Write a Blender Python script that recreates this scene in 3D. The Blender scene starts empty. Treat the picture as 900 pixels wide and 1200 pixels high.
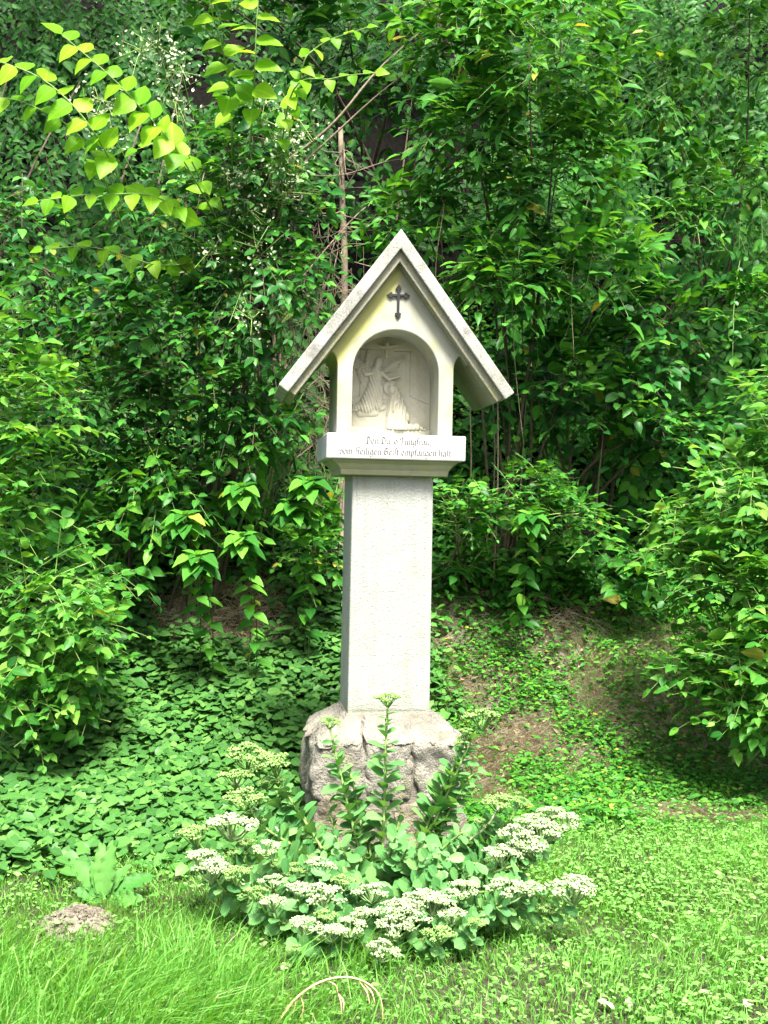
import bpy, bmesh, math, random
import numpy as np
from mathutils import Vector, Matrix, noise as mnoise

R = math.radians
rng = np.random.default_rng(7)
random.seed(7)
scene = bpy.context.scene
C = scene.collection

# ------------------------------------------------------------------ camera
F_PX, CAM_H, ROLL = 1317.0, 1.6, R(1.1)
cam_d = bpy.data.cameras.new('camera'); cam = bpy.data.objects.new('camera', cam_d); C.objects.link(cam)
cam.location = (0, 0, CAM_H); cam.rotation_euler = (math.pi / 2, -ROLL, 0)
cam_d.sensor_fit = 'VERTICAL'; cam_d.angle = 2 * math.atan(600 / F_PX)
cam_d.clip_start = 0.05; cam_d.clip_end = 600
scene.camera = cam

# ------------------------------------------------------------------ sky, sun, exposure
SUN_EL, SUN_AZ = R(62), R(166)          # azimuth measured from the view axis (+y) towards +x
world = bpy.data.worlds.new('World'); scene.world = world; world.use_nodes = True
wn = world.node_tree.nodes; wl = world.node_tree.links
sky = wn.new('ShaderNodeTexSky'); sky.sky_type = 'NISHITA'; sky.sun_disc = False
sky.sun_elevation = SUN_EL; sky.sun_rotation = SUN_AZ
sky.air_density = 0.9; sky.dust_density = 5.0; sky.ozone_density = 0.4
wl.new(sky.outputs[0], wn['Background'].inputs[0]); wn['Background'].inputs[1].default_value = 0.07
sun_d = bpy.data.lights.new('sun', 'SUN'); sun = bpy.data.objects.new('sun', sun_d); C.objects.link(sun)
sun_d.energy = 3.2; sun_d.angle = R(14); sun_d.color = (1.0, 0.97, 0.92)
sdir = Vector((math.sin(SUN_AZ) * math.cos(SUN_EL), math.cos(SUN_AZ) * math.cos(SUN_EL), math.sin(SUN_EL)))
sun.rotation_euler = sdir.to_track_quat('Z', 'Y').to_euler(); sun.location = (2, -7, 16)
vs = scene.view_settings; vs.view_transform = 'Standard'; vs.look = 'None'; vs.gamma = 1; vs.use_curve_mapping = False
vs.exposure = 2.58
cy = scene.cycles
cy.max_bounces = 5; cy.diffuse_bounces = 2; cy.glossy_bounces = 2; cy.transmission_bounces = 4; cy.transparent_max_bounces = 4
cy.caustics_reflective = False; cy.caustics_refractive = False; cy.use_denoising = True
cy.sample_clamp_indirect = 6; cy.use_adaptive_sampling = True; cy.adaptive_threshold = .02

# ------------------------------------------------------------------ helpers
def P(px, py, Y):
    """photo pixel + distance -> world point"""
    u = (px - 450) / F_PX; v = (600 - py) / F_PX
    c, s = math.cos(ROLL), math.sin(ROLL)
    return np.array([Y * (u * c - v * s), Y, CAM_H + Y * (u * s + v * c)])

def proj(p):
    p = np.asarray(p); c, s = math.cos(ROLL), math.sin(ROLL)
    Y = np.maximum(p[..., 1], .05); a = p[..., 0] / Y; b = (p[..., 2] - CAM_H) / Y
    return 450 + F_PX * (a * c + b * s), 600 - F_PX * (-a * s + b * c)

def sm(a, b, x):
    t = np.clip((x - a) / (b - a), 0, 1); return t * t * (3 - 2 * t)

def nz(x, y, f=1.0, seed=0.0):
    x = np.asarray(x) * f + seed * 1.7; y = np.asarray(y) * f - seed * 2.3
    return (np.sin(1.7 * x + 1.3 * np.sin(1.1 * y + seed)) + np.sin(2.1 * y + 1.7 * np.sin(1.3 * x)) +
            .6 * np.sin(3.7 * x + 2.9 * y + seed) + .5 * np.sin(5.3 * y - 4.1 * x)) / 3.1

def softplus(s, w): return w * np.log1p(np.exp(np.clip(s / w, -40, 40)))

def ground_h(x, y):
    x = np.asarray(x, float); y = np.asarray(y, float)
    k = sm(-1.1, .7, x)
    foot = 5.95 + .75 * k + .12 * nz(x, 0 * x, .8, 3)
    k1 = .5 + .15 * k
    s = y - foot
    h = k1 * softplus(s, .18) + (1.35 - k1) * softplus(s - 1.55, .25)
    h = h - softplus(h - 9.5, 1.0) * .96
    amp = .012 + .05 * sm(0, 1.2, s)
    h = h + amp * (nz(x, y, 2.3, 1) + .6 * nz(x, y, 6.1, 5))
    return h

def link(o, parent=None):
    C.objects.link(o)
    if parent is not None: o.parent = parent
    return o

def thing(name, label, cat, loc=(0, 0, 0), rotz=0, group=None):
    o = bpy.data.objects.new(name, None); C.objects.link(o); o.empty_display_size = .1
    o.location = loc; o.rotation_euler = (0, 0, rotz); o['label'] = label; o['category'] = cat
    if group: o['group'] = group
    return o

def tris_mesh(name, V, Fc, mat=None, attr=None, smooth=True, lc=None):
    V = np.asarray(V, np.float32).reshape(-1, 3); Fc = np.asarray(Fc, np.int32).reshape(-1, 3)
    me = bpy.data.meshes.new(name)
    me.vertices.add(len(V)); me.vertices.foreach_set('co', V.ravel())
    n = len(Fc); me.loops.add(3 * n); me.loops.foreach_set('vertex_index', Fc.ravel())
    me.polygons.add(n); me.polygons.foreach_set('loop_start', np.arange(0, 3 * n, 3, dtype=np.int32))
    me.polygons.foreach_set('use_smooth', np.full(n, smooth))
    me.update(calc_edges=True)
    if attr is not None:
        a = me.attributes.new('rnd', 'FLOAT', 'POINT'); a.data.foreach_set('value', np.asarray(attr, np.float32))
    if lc is not None:
        a = me.attributes.new('lc', 'FLOAT_VECTOR', 'POINT'); a.data.foreach_set('vector', np.asarray(lc, np.float32).ravel())
    if mat: me.materials.append(mat)
    return me

def poly_obj(name, V, Fc, mat, parent=None, smooth=False, bevel=0, segs=2):
    me = bpy.data.meshes.new(name); me.from_pydata([tuple(v) for v in V], [], [tuple(f) for f in Fc]); me.update()
    if smooth: me.polygons.foreach_set('use_smooth', [True] * len(me.polygons))
    me.materials.append(mat)
    o = link(bpy.data.objects.new(name, me), parent)
    bm = bmesh.new(); bm.from_mesh(me); bmesh.ops.recalc_face_normals(bm, faces=bm.faces); bm.to_mesh(me); bm.free()
    if bevel:
        m = o.modifiers.new('bevel', 'BEVEL'); m.width = bevel; m.segments = segs; m.limit_method = 'ANGLE'; m.angle_limit = R(40)
    return o

def tube(pts, rad, sides=6, cap=True):
    pts = np.asarray(pts, float); n = len(pts); rad = np.atleast_1d(np.asarray(rad, float)); rad = np.interp(np.linspace(0, 1, n), np.linspace(0, 1, len(rad)), rad) if len(rad) > 1 else np.full(n, rad[0])
    T = np.gradient(pts, axis=0); T /= np.linalg.norm(T, axis=1, keepdims=True) + 1e-9
    ref = np.array([.31, .17, .94]) if abs(T[0] @ np.array([.31, .17, .94])) < .9 else np.array([.9, .3, .1])
    A = np.cross(T, ref); A /= np.linalg.norm(A, axis=1, keepdims=True) + 1e-9; B = np.cross(T, A)
    ang = np.arange(sides) * 2 * math.pi / sides
    V = pts[:, None] + rad[:, None, None] * (np.cos(ang)[None, :, None] * A[:, None] + np.sin(ang)[None, :, None] * B[:, None])
    V = V.reshape(-1, 3); F = []
    for i in range(n - 1):
        for j in range(sides):
            a = i * sides + j; b = i * sides + (j + 1) % sides; c = b + sides; d = a + sides
            F += [(a, b, c), (a, c, d)]
    if cap:
        for base in (0, (n - 1) * sides):
            for j in range(1, sides - 1): F.append((base, base + j, base + j + 1))
    return V, np.array(F, np.int32)

def merge(parts):
    Vs, Fs, o = [], [], 0
    for V, F in parts:
        Vs.append(V); Fs.append(np.asarray(F) + o); o += len(V)
    return np.concatenate(Vs), np.concatenate(Fs)

def curve_pts(ctrl, n=10):
    """Catmull-Rom through control points"""
    c = np.asarray(ctrl, float)
    if len(c) == 2:
        t = np.linspace(0, 1, n)[:, None]; return c[0] * (1 - t) + c[1] * t
    c = np.vstack([2 * c[0] - c[1], c, 2 * c[-1] - c[-2]]); out = []
    for i in range(1, len(c) - 2):
        m = max(2, n // (len(c) - 3))
        for t in np.linspace(0, 1, m, endpoint=(i == len(c) - 3)):
            a, b, d, e = c[i - 1], c[i], c[i + 1], c[i + 2]
            out.append(.5 * (2 * b + (d - a) * t + (2 * a - 5 * b + 4 * d - e) * t * t + (3 * b - a - 3 * d + e) * t ** 3))
    return np.array(out)

def unit(v):
    v = np.asarray(v, float); return v / (np.linalg.norm(v, axis=-1, keepdims=True) + 1e-9)

# ------------------------------------------------------------------ materials
def nodes(mat):
    mat.use_nodes = True; nt = mat.node_tree; nt.nodes.clear(); return nt, nt.nodes, nt.links

def ramp(N, L, src, stops):
    r = N.new('ShaderNodeValToRGB'); L.new(src, r.inputs[0]); e = r.color_ramp.elements
    while len(e) < len(stops): e.new(.5)
    for i, (p, c) in enumerate(stops):
        e[i].position = p; e[i].color = (*c, 1) if len(c) == 3 else c
    return r.outputs[0]

def noise_tex(N, L, coord, scale, detail=4, rough=.6):
    t = N.new('ShaderNodeTexNoise'); t.inputs['Scale'].default_value = scale; t.inputs['Detail'].default_value = detail
    t.inputs['Roughness'].default_value = rough
    if coord is not None: L.new(coord, t.inputs['Vector'])
    return t.outputs[0]

def mixc(N, L, fac, a, b, mode='MIX'):
    m = N.new('ShaderNodeMix'); m.data_type = 'RGBA'; m.blend_type = mode
    for s, v in ((0, fac), (6, a), (7, b)):
        if hasattr(v, 'is_output'): L.new(v, m.inputs[s])
        else: m.inputs[s].default_value = v if not isinstance(v, tuple) else (*v, 1)
    return m.outputs[2]

def math_n(N, L, op, a, b=None):
    m = N.new('ShaderNodeMath'); m.operation = op
    for i, v in enumerate((a, b)):
        if v is None: continue
        if hasattr(v, 'is_output'): L.new(v, m.inputs[i])
        else: m.inputs[i].default_value = v
    return m.outputs[0]

def leaf_mat(name, stops, trans=.38, rough=.42, obj=False, tcol=None, spec=.13, veins=False):
    """stops: colour range over a per-leaf random value"""
    mat = bpy.data.materials.new(name); nt, N, L = nodes(mat)
    out = N.new('ShaderNodeOutputMaterial')
    if obj: src = N.new('ShaderNodeObjectInfo').outputs['Random']
    else:
        a = N.new('ShaderNodeAttribute'); a.attribute_name = 'rnd'; src = a.outputs['Fac']
    col = ramp(N, L, src, stops)
    geo = N.new('ShaderNodeNewGeometry')
    n1 = noise_tex(N, L, geo.outputs['Position'], 55, 2)
    col = mixc(N, L, math_n(N, L, 'MULTIPLY', n1, .5), col, mixc(N, L, 1.0, col, (.5, .58, .45), 'MULTIPLY'))
    if veins:     # pale midrib and side veins from the leaf's own coordinates
        la = N.new('ShaderNodeAttribute'); la.attribute_name = 'lc'; sp = N.new('ShaderNodeSeparateXYZ'); L.new(la.outputs['Vector'], sp.inputs[0])
        ax = math_n(N, L, 'ABSOLUTE', sp.outputs[0])
        mid = ramp(N, L, ax, [(.015, (1, 1, 1)), (.05, (0, 0, 0))])
        sv = math_n(N, L, 'SINE', math_n(N, L, 'MULTIPLY', math_n(N, L, 'SUBTRACT', sp.outputs[1], math_n(N, L, 'MULTIPLY', ax, .9)), 48.0))
        sv = ramp(N, L, sv, [(.72, (0, 0, 0)), (1.0, (.55, .55, .55))])
        vf = math_n(N, L, 'MAXIMUM', mid, sv)
        col = mixc(N, L, math_n(N, L, 'MULTIPLY', vf, .40), col, mixc(N, L, 1.0, col, (1.9, 1.6, 1.7), 'MULTIPLY'))
    p = N.new('ShaderNodeBsdfPrincipled'); L.new(col, p.inputs['Base Color']); p.inputs['Roughness'].default_value = rough
    p.inputs['Specular IOR Level'].default_value = spec
    t = N.new('ShaderNodeBsdfTranslucent')
    L.new(mixc(N, L, 1.0, col, tcol or (1.5, 1.35, .55), 'MULTIPLY'), t.inputs[0])
    m = N.new('ShaderNodeMixShader'); m.inputs[0].default_value = trans
    L.new(p.outputs[0], m.inputs[1]); L.new(t.outputs[0], m.inputs[2]); L.new(m.outputs[0], out.inputs[0])
    return mat

def plain_mat(name, c1, c2, scale=20, rough=.85, bump=.3, bscale=None, detail=5, dist=.01, spec=.3):
    mat = bpy.data.materials.new(name); nt, N, L = nodes(mat)
    out = N.new('ShaderNodeOutputMaterial'); p = N.new('ShaderNodeBsdfPrincipled'); L.new(p.outputs[0], out.inputs[0])
    tc = N.new('ShaderNodeTexCoord').outputs['Object']
    n = noise_tex(N, L, tc, scale, detail)
    L.new(ramp(N, L, n, [(.3, c1), (.7, c2)]), p.inputs['Base Color'])
    p.inputs['Roughness'].default_value = rough; p.inputs['Specular IOR Level'].default_value = spec
    if bump:
        b = N.new('ShaderNodeBump'); b.inputs['Strength'].default_value = bump; b.inputs['Distance'].default_value = dist
        L.new(noise_tex(N, L, tc, bscale or scale * 4, 6), b.inputs['Height']); L.new(b.outputs[0], p.inputs['Normal'])
    return mat

def plaster_mat(name, base, dirt, dirt_amt=.55, lichen=0.0, grain=220, speck=0.0, bump=.35, band=False, streak=0.4, bdist=.008, splash=False):
    mat = bpy.data.materials.new(name); nt, N, L = nodes(mat)
    out = N.new('ShaderNodeOutputMaterial'); p = N.new('ShaderNodeBsdfPrincipled'); L.new(p.outputs[0], out.inputs[0])
    tcn = N.new('ShaderNodeTexCoord'); tc = tcn.outputs['Object']
    n1 = noise_tex(N, L, tc, 5.5, 6, .62)
    mp = N.new('ShaderNodeMapping'); L.new(tc, mp.inputs[0]); mp.inputs['Scale'].default_value = (22, 22, 2.2)
    n2 = noise_tex(N, L, mp.outputs[0], 1.0, 5, .6)
    f1 = ramp(N, L, n1, [(.42, (0, 0, 0)), (.75, (1, 1, 1))]); f2 = ramp(N, L, n2, [(.5, (0, 0, 0)), (.8, (1, 1, 1))])
    fac = math_n(N, L, 'MULTIPLY', f1, dirt_amt)
    col = mixc(N, L, fac, base, dirt)
    col = mixc(N, L, math_n(N, L, 'MULTIPLY', f2, streak), col, tuple(d * .8 for d in dirt))
    if lichen:
        n3 = noise_tex(N, L, tc, 9, 7, .7)
        f3 = ramp(N, L, n3, [(.52, (0, 0, 0)), (.62, (1, 1, 1))])
        col = mixc(N, L, math_n(N, L, 'MULTIPLY', f3, lichen), col, (.30, .30, .10))
    if band:   # ochre lichen run below the left roof slope, ragged lower edge
        s = N.new('ShaderNodeSeparateXYZ'); L.new(tc, s.inputs[0])
        d = math_n(N, L, 'SUBTRACT', math_n(N, L, 'ADD', 2.755, math_n(N, L, 'MULTIPLY', s.outputs[0], 1.342)), s.outputs[2])
        wob = math_n(N, L, 'MULTIPLY', noise_tex(N, L, tc, 14, 5, .6), .12)
        d = math_n(N, L, 'ADD', d, wob)
        f4 = ramp(N, L, d, [(.15, (1, 1, 1)), (.175, (0, 0, 0))])
        f5 = ramp(N, L, s.outputs[0], [(0.0, (1, 1, 1)), (.03, (0, 0, 0))])
        f6 = math_n(N, L, 'MULTIPLY', f4, f5)
        col = mixc(N, L, math_n(N, L, 'MULTIPLY', f6, .75), col, (.36, .36, .10))
    if speck:
        v = N.new('ShaderNodeTexNoise'); v.inputs['Scale'].default_value = 130; v.inputs['Detail'].default_value = 3; L.new(tc, v.inputs[0])
        fs = math_n(N, L, 'MULTIPLY', ramp(N, L, v.outputs[0], [(.5, (0, 0, 0)), (.66, (1, 1, 1))]), ramp(N, L, noise_tex(N, L, tc, 4.5, 4), [(.3, (.25, .25, .25)), (.65, (1, 1, 1))]))
        col = mixc(N, L, math_n(N, L, 'MULTIPLY', fs, speck), col, (.07, .07, .062))
        vb = noise_tex(N, L, tc, 12, 6, .7)
        fb = ramp(N, L, vb, [(.55, (0, 0, 0)), (.72, (1, 1, 1))])
        col = mixc(N, L, math_n(N, L, 'MULTIPLY', fb, speck * .8), col, (.08, .08, .07))
    if splash:     # soil splash and algae creeping up from the foot, ragged upper edge; drip streaks
        s2 = N.new('ShaderNodeSeparateXYZ'); L.new(tc, s2.inputs[0])
        hgt = math_n(N, L, 'SUBTRACT', s2.outputs[2], math_n(N, L, 'MULTIPLY', noise_tex(N, L, tc, 11, 6, .65), .34))
        f7 = ramp(N, L, hgt, [(.40, (1, 1, 1)), (.58, (0, 0, 0))])
        col = mixc(N, L, math_n(N, L, 'MULTIPLY', f7, .8), col, (.17, .175, .11))
        mp2 = N.new('ShaderNodeMapping'); L.new(tc, mp2.inputs[0]); mp2.inputs['Scale'].default_value = (34, 34, .8)
        f8 = ramp(N, L, noise_tex(N, L, mp2.outputs[0], 1.0, 3, .5), [(.56, (0, 0, 0)), (.70, (1, 1, 1))])
        col = mixc(N, L, math_n(N, L, 'MULTIPLY', f8, .45), col, (.20, .20, .15))
    L.new(col, p.inputs['Base Color']); p.inputs['Roughness'].default_value = .92; p.inputs['Specular IOR Level'].default_value = .25
    b = N.new('ShaderNodeBump'); b.inputs['Strength'].default_value = bump; b.inputs['Distance'].default_value = bdist
    L.new(noise_tex(N, L, tc, grain, 4, .7), b.inputs['Height']); L.new(b.outputs[0], p.inputs['Normal'])
    return mat

M = {}
M['shaft'] = plaster_mat('stucco', (.30, .312, .282), (.20, .205, .155), .5, .12, grain=130, bump=.8, streak=.25, splash=True)
M['block'] = plaster_mat('plaster', (.295, .30, .25), (.195, .198, .125), .6, .35, band=True, streak=.3)
M['capital'] = plaster_mat('capital_plaster', (.30, .295, .20), (.19, .195, .11), .6, .35)
M['roof'] = plaster_mat('weathered_concrete', (.315, .315, .285), (.17, .17, .145), .9, .12, speck=.75, bump=.6, grain=160)
M['roof_in'] = plaster_mat('roof_moulding', (.28, .275, .205), (.16, .165, .10), .7, .4, speck=.5)
M['sill'] = plaster_mat('white_paint', (.38, .38, .365), (.27, .27, .25), .5, 0, bump=.12, streak=.15)
M['relief'] = plaster_mat('carved_stone', (.41, .40, .31), (.28, .275, .185), .6, .2, bump=.2)
M['iron'] = plain_mat('black_iron', (.006, .0065, .007), (.016, .016, .017), 40, .5, .2)
M['ink'] = plain_mat('lettering_paint', (.02, .02, .02), (.06, .06, .06), 160, .8, 0)
M['mortar'] = plain_mat('mortar', (.10, .09, .07), (.18, .165, .13), 18, .95, .8, 60)
M['rock_a'] = plaster_mat('pale_rock', (.21, .185, .135), (.095, .08, .055), .9, .3, speck=.35, bump=.9, grain=45, bdist=.03)
M['rock_b'] = plaster_mat('grey_rock', (.20, .182, .14), (.085, .075, .055), .9, .25, speck=.5, bump=.9, grain=45, bdist=.03)
M['cap'] = plaster_mat('lichened_rock', (.285, .268, .22), (.105, .097, .074), .9, .25, speck=.7, bump=1.0, grain=60, bdist=.03)
M['bark'] = plain_mat('bark', (.05, .038, .024), (.12, .092, .06), 30, .9, .5)
M['dead'] = plain_mat('dead_wood', (.12, .095, .065), (.23, .185, .13), 25, .9, .5)
M['stem_g'] = plain_mat('green_stem', (.10, .19, .04), (.20, .28, .08), 15, .6, .1)
M['stem_pale'] = plain_mat('pale_stem', (.34, .38, .20), (.48, .48, .32), 15, .6, .1)
M['stem_d'] = plain_mat('dark_stem', (.035, .06, .015), (.07, .10, .03), 15, .6, .1)
M['straw'] = leaf_mat('straw', [(0, (.34, .26, .15)), (.5, (.50, .42, .27)), (1, (.62, .55, .40))], trans=.15, rough=.7, tcol=(1, .9, .7))
M['soil'] = None

def soil_mat():
    mat = bpy.data.materials.new('soil'); nt, N, L = nodes(mat)
    out = N.new('ShaderNodeOutputMaterial'); p = N.new('ShaderNodeBsdfPrincipled'); L.new(p.outputs[0], out.inputs[0])
    tc = N.new('ShaderNodeTexCoord').outputs['Object']
    a = ramp(N, L, noise_tex(N, L, tc, 1.6, 6), [(.35, (.075, .063, .046)), (.65, (.185, .172, .145))])
    b = ramp(N, L, noise_tex(N, L, tc, 26, 6), [(.35, (.45, .45, .42)), (.7, (1.3, 1.25, 1.15))])
    col = mixc(N, L, 1.0, a, b, 'MULTIPLY')
    g = ramp(N, L, noise_tex(N, L, tc, 2.6, 5), [(.5, (0, 0, 0)), (.64, (1, 1, 1))])
    col = mixc(N, L, math_n(N, L, 'MULTIPLY', g, .55), col, (.05, .085, .02))
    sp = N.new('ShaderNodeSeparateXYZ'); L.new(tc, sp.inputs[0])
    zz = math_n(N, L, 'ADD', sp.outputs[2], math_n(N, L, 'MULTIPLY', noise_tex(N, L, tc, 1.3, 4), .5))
    humus_shade = ramp(N, L, math_n(N, L, 'MULTIPLY', zz, .25), [(.05, (.30, .30, .24)), (.10, (1, 1, 1)), (.26, (1, 1, 1)), (.36, (.04, .038, .034))])  # dark humus up the bank, taken near black to paint shade into hedge gaps
    col = mixc(N, L, 1.0, col, humus_shade, 'MULTIPLY')
    L.new(col, p.inputs['Base Color']); p.inputs['Roughness'].default_value = .95; p.inputs['Specular IOR Level'].default_value = .1
    bp = N.new('ShaderNodeBump'); bp.inputs['Strength'].default_value = .9; bp.inputs['Distance'].default_value = .02
    L.new(noise_tex(N, L, tc, 40, 8, .7), bp.inputs['Height']); L.new(bp.outputs[0], p.inputs['Normal'])
    return mat
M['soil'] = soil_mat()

# colour ranges (linear albedo) over the per-leaf random value
PAL = {
 'ivy':   ([(0, (.009, .048, .008)), (.5, (.020, .098, .012)), (.982, (.056, .180, .020)), (.994, (.16, .16, .04))], .20, .55),
 'dark':  ([(0, (.008, .050, .010)), (.5, (.024, .120, .020)), (.982, (.080, .260, .034)), (.994, (.26, .26, .05))], .28, .38),
 'mid':   ([(0, (.013, .080, .012)), (.5, (.044, .180, .022)), (.982, (.125, .340, .036)), (.994, (.32, .30, .05))], .34, .40),
 'light': ([(0, (.022, .110, .016)), (.5, (.070, .235, .030)), (.982, (.180, .390, .056)), (.994, (.36, .34, .06))], .38, .40),
 'lime':  ([(0, (.110, .300, .012)), (.5, (.190, .420, .016)), (1, (.290, .520, .030))], .55, .42),
 'cover': ([(0, (.028, .100, .022)), (.55, (.060, .170, .036)), (1, (.125, .275, .058))], .28, .40),
 'sedum': ([(0, (.055, .180, .052)), (.55, (.105, .265, .075)), (1, (.190, .370, .115))], .25, .48),
 'grass': ([(0, (.075, .240, .030)), (.5, (.150, .390, .062)), (.86, (.270, .510, .130)), (1, (.48, .46, .27))], .45, .5),
 'clover':([(0, (.085, .250, .040)), (.5, (.165, .395, .080)), (1, (.310, .530, .175))], .42, .5),
}
for k, (st, tr, ro) in PAL.items():
    M[k] = leaf_mat('leaf_' + k, st, tr, ro, veins=k not in ('grass', 'clover'))
    M[k + '_o'] = leaf_mat('leaf_single_' + k, st, tr, ro, obj=True, veins=True)

# ------------------------------------------------------------------ leaf templates (length 1 along y, face up z)
def leaf_template(width=.55, rows=(.12, .36, .68), prof=(.62, 1.0, .62), fold=.10, droop=.18, wav=.0):
    V = [(0, 0, 0)]; F = []
    for i, (t, w) in enumerate(zip(rows, prof)):
        z = -droop * t * t; hw = width * .5 * w
        V += [(-hw, t + .03 * (1 - t), z + fold * w + wav * (-1) ** i), (0, t, z), (hw, t + .03 * (1 - t), z + fold * w - wav * (-1) ** i)]
    V.append((0, 1, -droop)); n = len(rows)
    F += [(0, 2, 1), (0, 3, 2)]
    for i in range(n - 1):
        a = 1 + 3 * i; b = a + 3
        F += [(a, a + 1, b + 1), (a, b + 1, b), (a + 1, a + 2, b + 2), (a + 1, b + 2, b + 1)]
    a = 1 + 3 * (n - 1); t = len(V) - 1
    F += [(a, a + 1, t), (a + 1, a + 2, t)]
    return np.array(V, float), np.array(F, np.int32)
LT = {
 'ovate': leaf_template(.58, (.22, .58), (.90, .86), .10, .20),
 'oval':  leaf_template(.66, (.22, .66), (.90, .92), .06, .12),
 'lance': leaf_template(.40, (.24, .60), (.92, .84), .08, .24),
 'heart': leaf_template(.86, (.04, .30, .68), (.62, 1, .66), .05, .16),
 'heart_s': leaf_template(.84, (.12, .6), (.9, .85), .06, .16),
 'heart_l': leaf_template(.80, (.03, .12, .32, .58, .82), (.45, .82, 1, .76, .38), .07, .26, .012),
 'small': leaf_template(.60, (.25, .65), (.9, .8), .08, .12),
 'fleshy': leaf_template(.66, (.18, .55, .85), (.6, 1, .75), .10, .06),
 'maple': leaf_template(.95, (.06, .30, .38, .62), (.55, 1.0, .62, .66), .06, .2, .03),
}

LT_FINE = {
 'ovate': leaf_template(.58, (.05, .18, .38, .60, .82), (.42, .84, 1, .80, .40), .10, .22, .012),
 'oval': leaf_template(.66, (.05, .20, .45, .70, .90), (.45, .85, 1, .85, .48), .07, .14, .010),
 'lance': leaf_template(.40, (.06, .20, .42, .66, .86), (.40, .82, 1, .74, .34), .09, .26, .010),
 'small': leaf_template(.62, (.08, .28, .55, .82), (.5, .95, .95, .5), .08, .16),
 'fleshy': leaf_template(.64, (.08, .28, .55, .80, .94), (.36, .78, 1, .82, .45), .11, .08),
}
BATCH = []          # every batch of leaves: dict(plant, O, A, N, S, kind, mat, cap)
def add_leaves(plant, O, A, Nn, S, kind, mat, cap=0, shift=0.0):
    O = np.asarray(O); A = unit(A); Nn = np.asarray(Nn)
    Nn = Nn - (Nn * A).sum(1, keepdims=True) * A; Nn = unit(Nn)
    rnd = np.clip(rng.beta(2, 2.4, len(O)) + shift, 0, 1)
    BATCH.append(dict(plant=plant, O=O, A=A, N=Nn, S=np.broadcast_to(S, (len(O),)).copy(), kind=kind, mat=mat, cap=cap, rnd=rnd))

def leaf_geo(b, idx, origin=(0, 0, 0)):
    T, Fc = LT[b['kind']]
    O, A, Nn, S = b['O'][idx], b['A'][idx], b['N'][idx], b['S'][idx]
    X = np.cross(A, Nn)
    V = (O - np.asarray(origin))[:, None] + S[:, None, None] * (T[None, :, :1] * X[:, None] + T[None, :, 1:2] * A[:, None] + T[None, :, 2:] * Nn[:, None])
    n, k = len(O), len(T)
    Fa = (Fc[None] + (np.arange(n) * k)[:, None, None]).reshape(-1, 3)
    return V.reshape(-1, 3), Fa, np.repeat(b['rnd'][idx], k)

def leaf_lc(b, n): return np.tile(LT[b['kind']][0], (int(n), 1))

def sprays(S, D, L, n, leaf, droop=.25, ang=58, up=(0, 0, 1), tilt=.35, out=(0, -1, 0), opposite=True, t0=.25, taper=.35, jit=.25):
    """leafy shoots: start S, direction D, length L, n leaves each -> leaf frames + shoot centre lines"""
    S = np.asarray(S, float); D = unit(D); m = len(S)
    L = np.broadcast_to(np.asarray(L, float), (m,)); up = np.asarray(up, float)
    side = np.cross(D, up); bad = np.linalg.norm(side, axis=1) < .15
    side[bad] = np.cross(D[bad], np.array([.3, -1, .1])); side = unit(side)
    nrm = unit(np.cross(side, D))
    nrm = np.where((nrm[:, 2:] < 0), -nrm, nrm)
    t = np.linspace(t0, 1, (n + 1) // 2 if opposite else n)
    if opposite: tt = np.repeat(t, 2)[:n]; sg = np.tile([1, -1], n)[:n]
    else: tt = t; sg = np.tile([1, -1], n)[:n]
    sg = sg.astype(float); fin = np.zeros(n); fin[-1] = 1
    tt = tt[None] + rng.normal(0, .02, (m, n))
    O = S[:, None] + D[:, None] * (L[:, None] * tt)[..., None]
    O[..., 2] -= droop * L[:, None] * tt ** 2
    a = np.radians(ang) * (1 - fin)[None] + rng.normal(0, jit * .6, (m, n))
    A = D[:, None] * np.cos(a)[..., None] + side[:, None] * (np.sin(a) * sg[None])[..., None]
    A = A + np.array([0, 0, -1]) * (droop * .9 + rng.normal(0, .12, (m, n)))[..., None]
    Nn = nrm[:, None] * 1.0 + tilt * np.asarray(out)[None, None] + rng.normal(0, jit, (m, n, 3))
    Sc = leaf * (1 - taper * np.abs(tt - .55) * 1.4) * rng.uniform(.7, 1.25, (m, n)) * rng.uniform(.75, 1.4, (m, 1))
    lines = []
    for q in (0, .35, .7, 1.0):
        p = S + D * (L * q)[:, None]; p[:, 2] -= droop * L * q * q; lines.append(p)
    return O.reshape(-1, 3), A.reshape(-1, 3), Nn.reshape(-1, 3), Sc.reshape(-1), np.stack(lines, 1)

def twig_mesh(name, lines, r, mat, parent, origin, sides=3):
    parts = [tube(l - np.asarray(origin), np.linspace(r, r * .4, len(l)), sides, False) for l in lines]
    V, F = merge(parts); me = tris_mesh(name, V, F, mat)
    o = link(bpy.data.objects.new(name, me), parent); o['kind'] = 'stuff'; return o

def stem_obj(parent, ctrl, r0, r1, mat, origin, name='stem', n=12, sides=7):
    p = curve_pts(ctrl, n) - np.asarray(origin)
    V, F = tube(p, np.linspace(r0, r1, len(p)), sides)
    return link(bpy.data.objects.new(name, tris_mesh(name, V, F, mat)), parent)

def blob_points(n, c, r, front=.65, shell=(.75, 1.05)):
    """points near the skin of an ellipsoid, most of them on the open (front and upper) side"""
    d = unit(rng.normal(0, 1, (n * 3, 3)))
    w = front * np.clip(.35 - d[:, 1] * .8 + d[:, 2] * .35, 0, 1) + (1 - front)
    d = d[rng.random(n * 3) < w][:n]
    rad = rng.uniform(*shell, len(d))[:, None]
    return np.asarray(c) + d * rad * np.asarray(r), d

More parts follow.
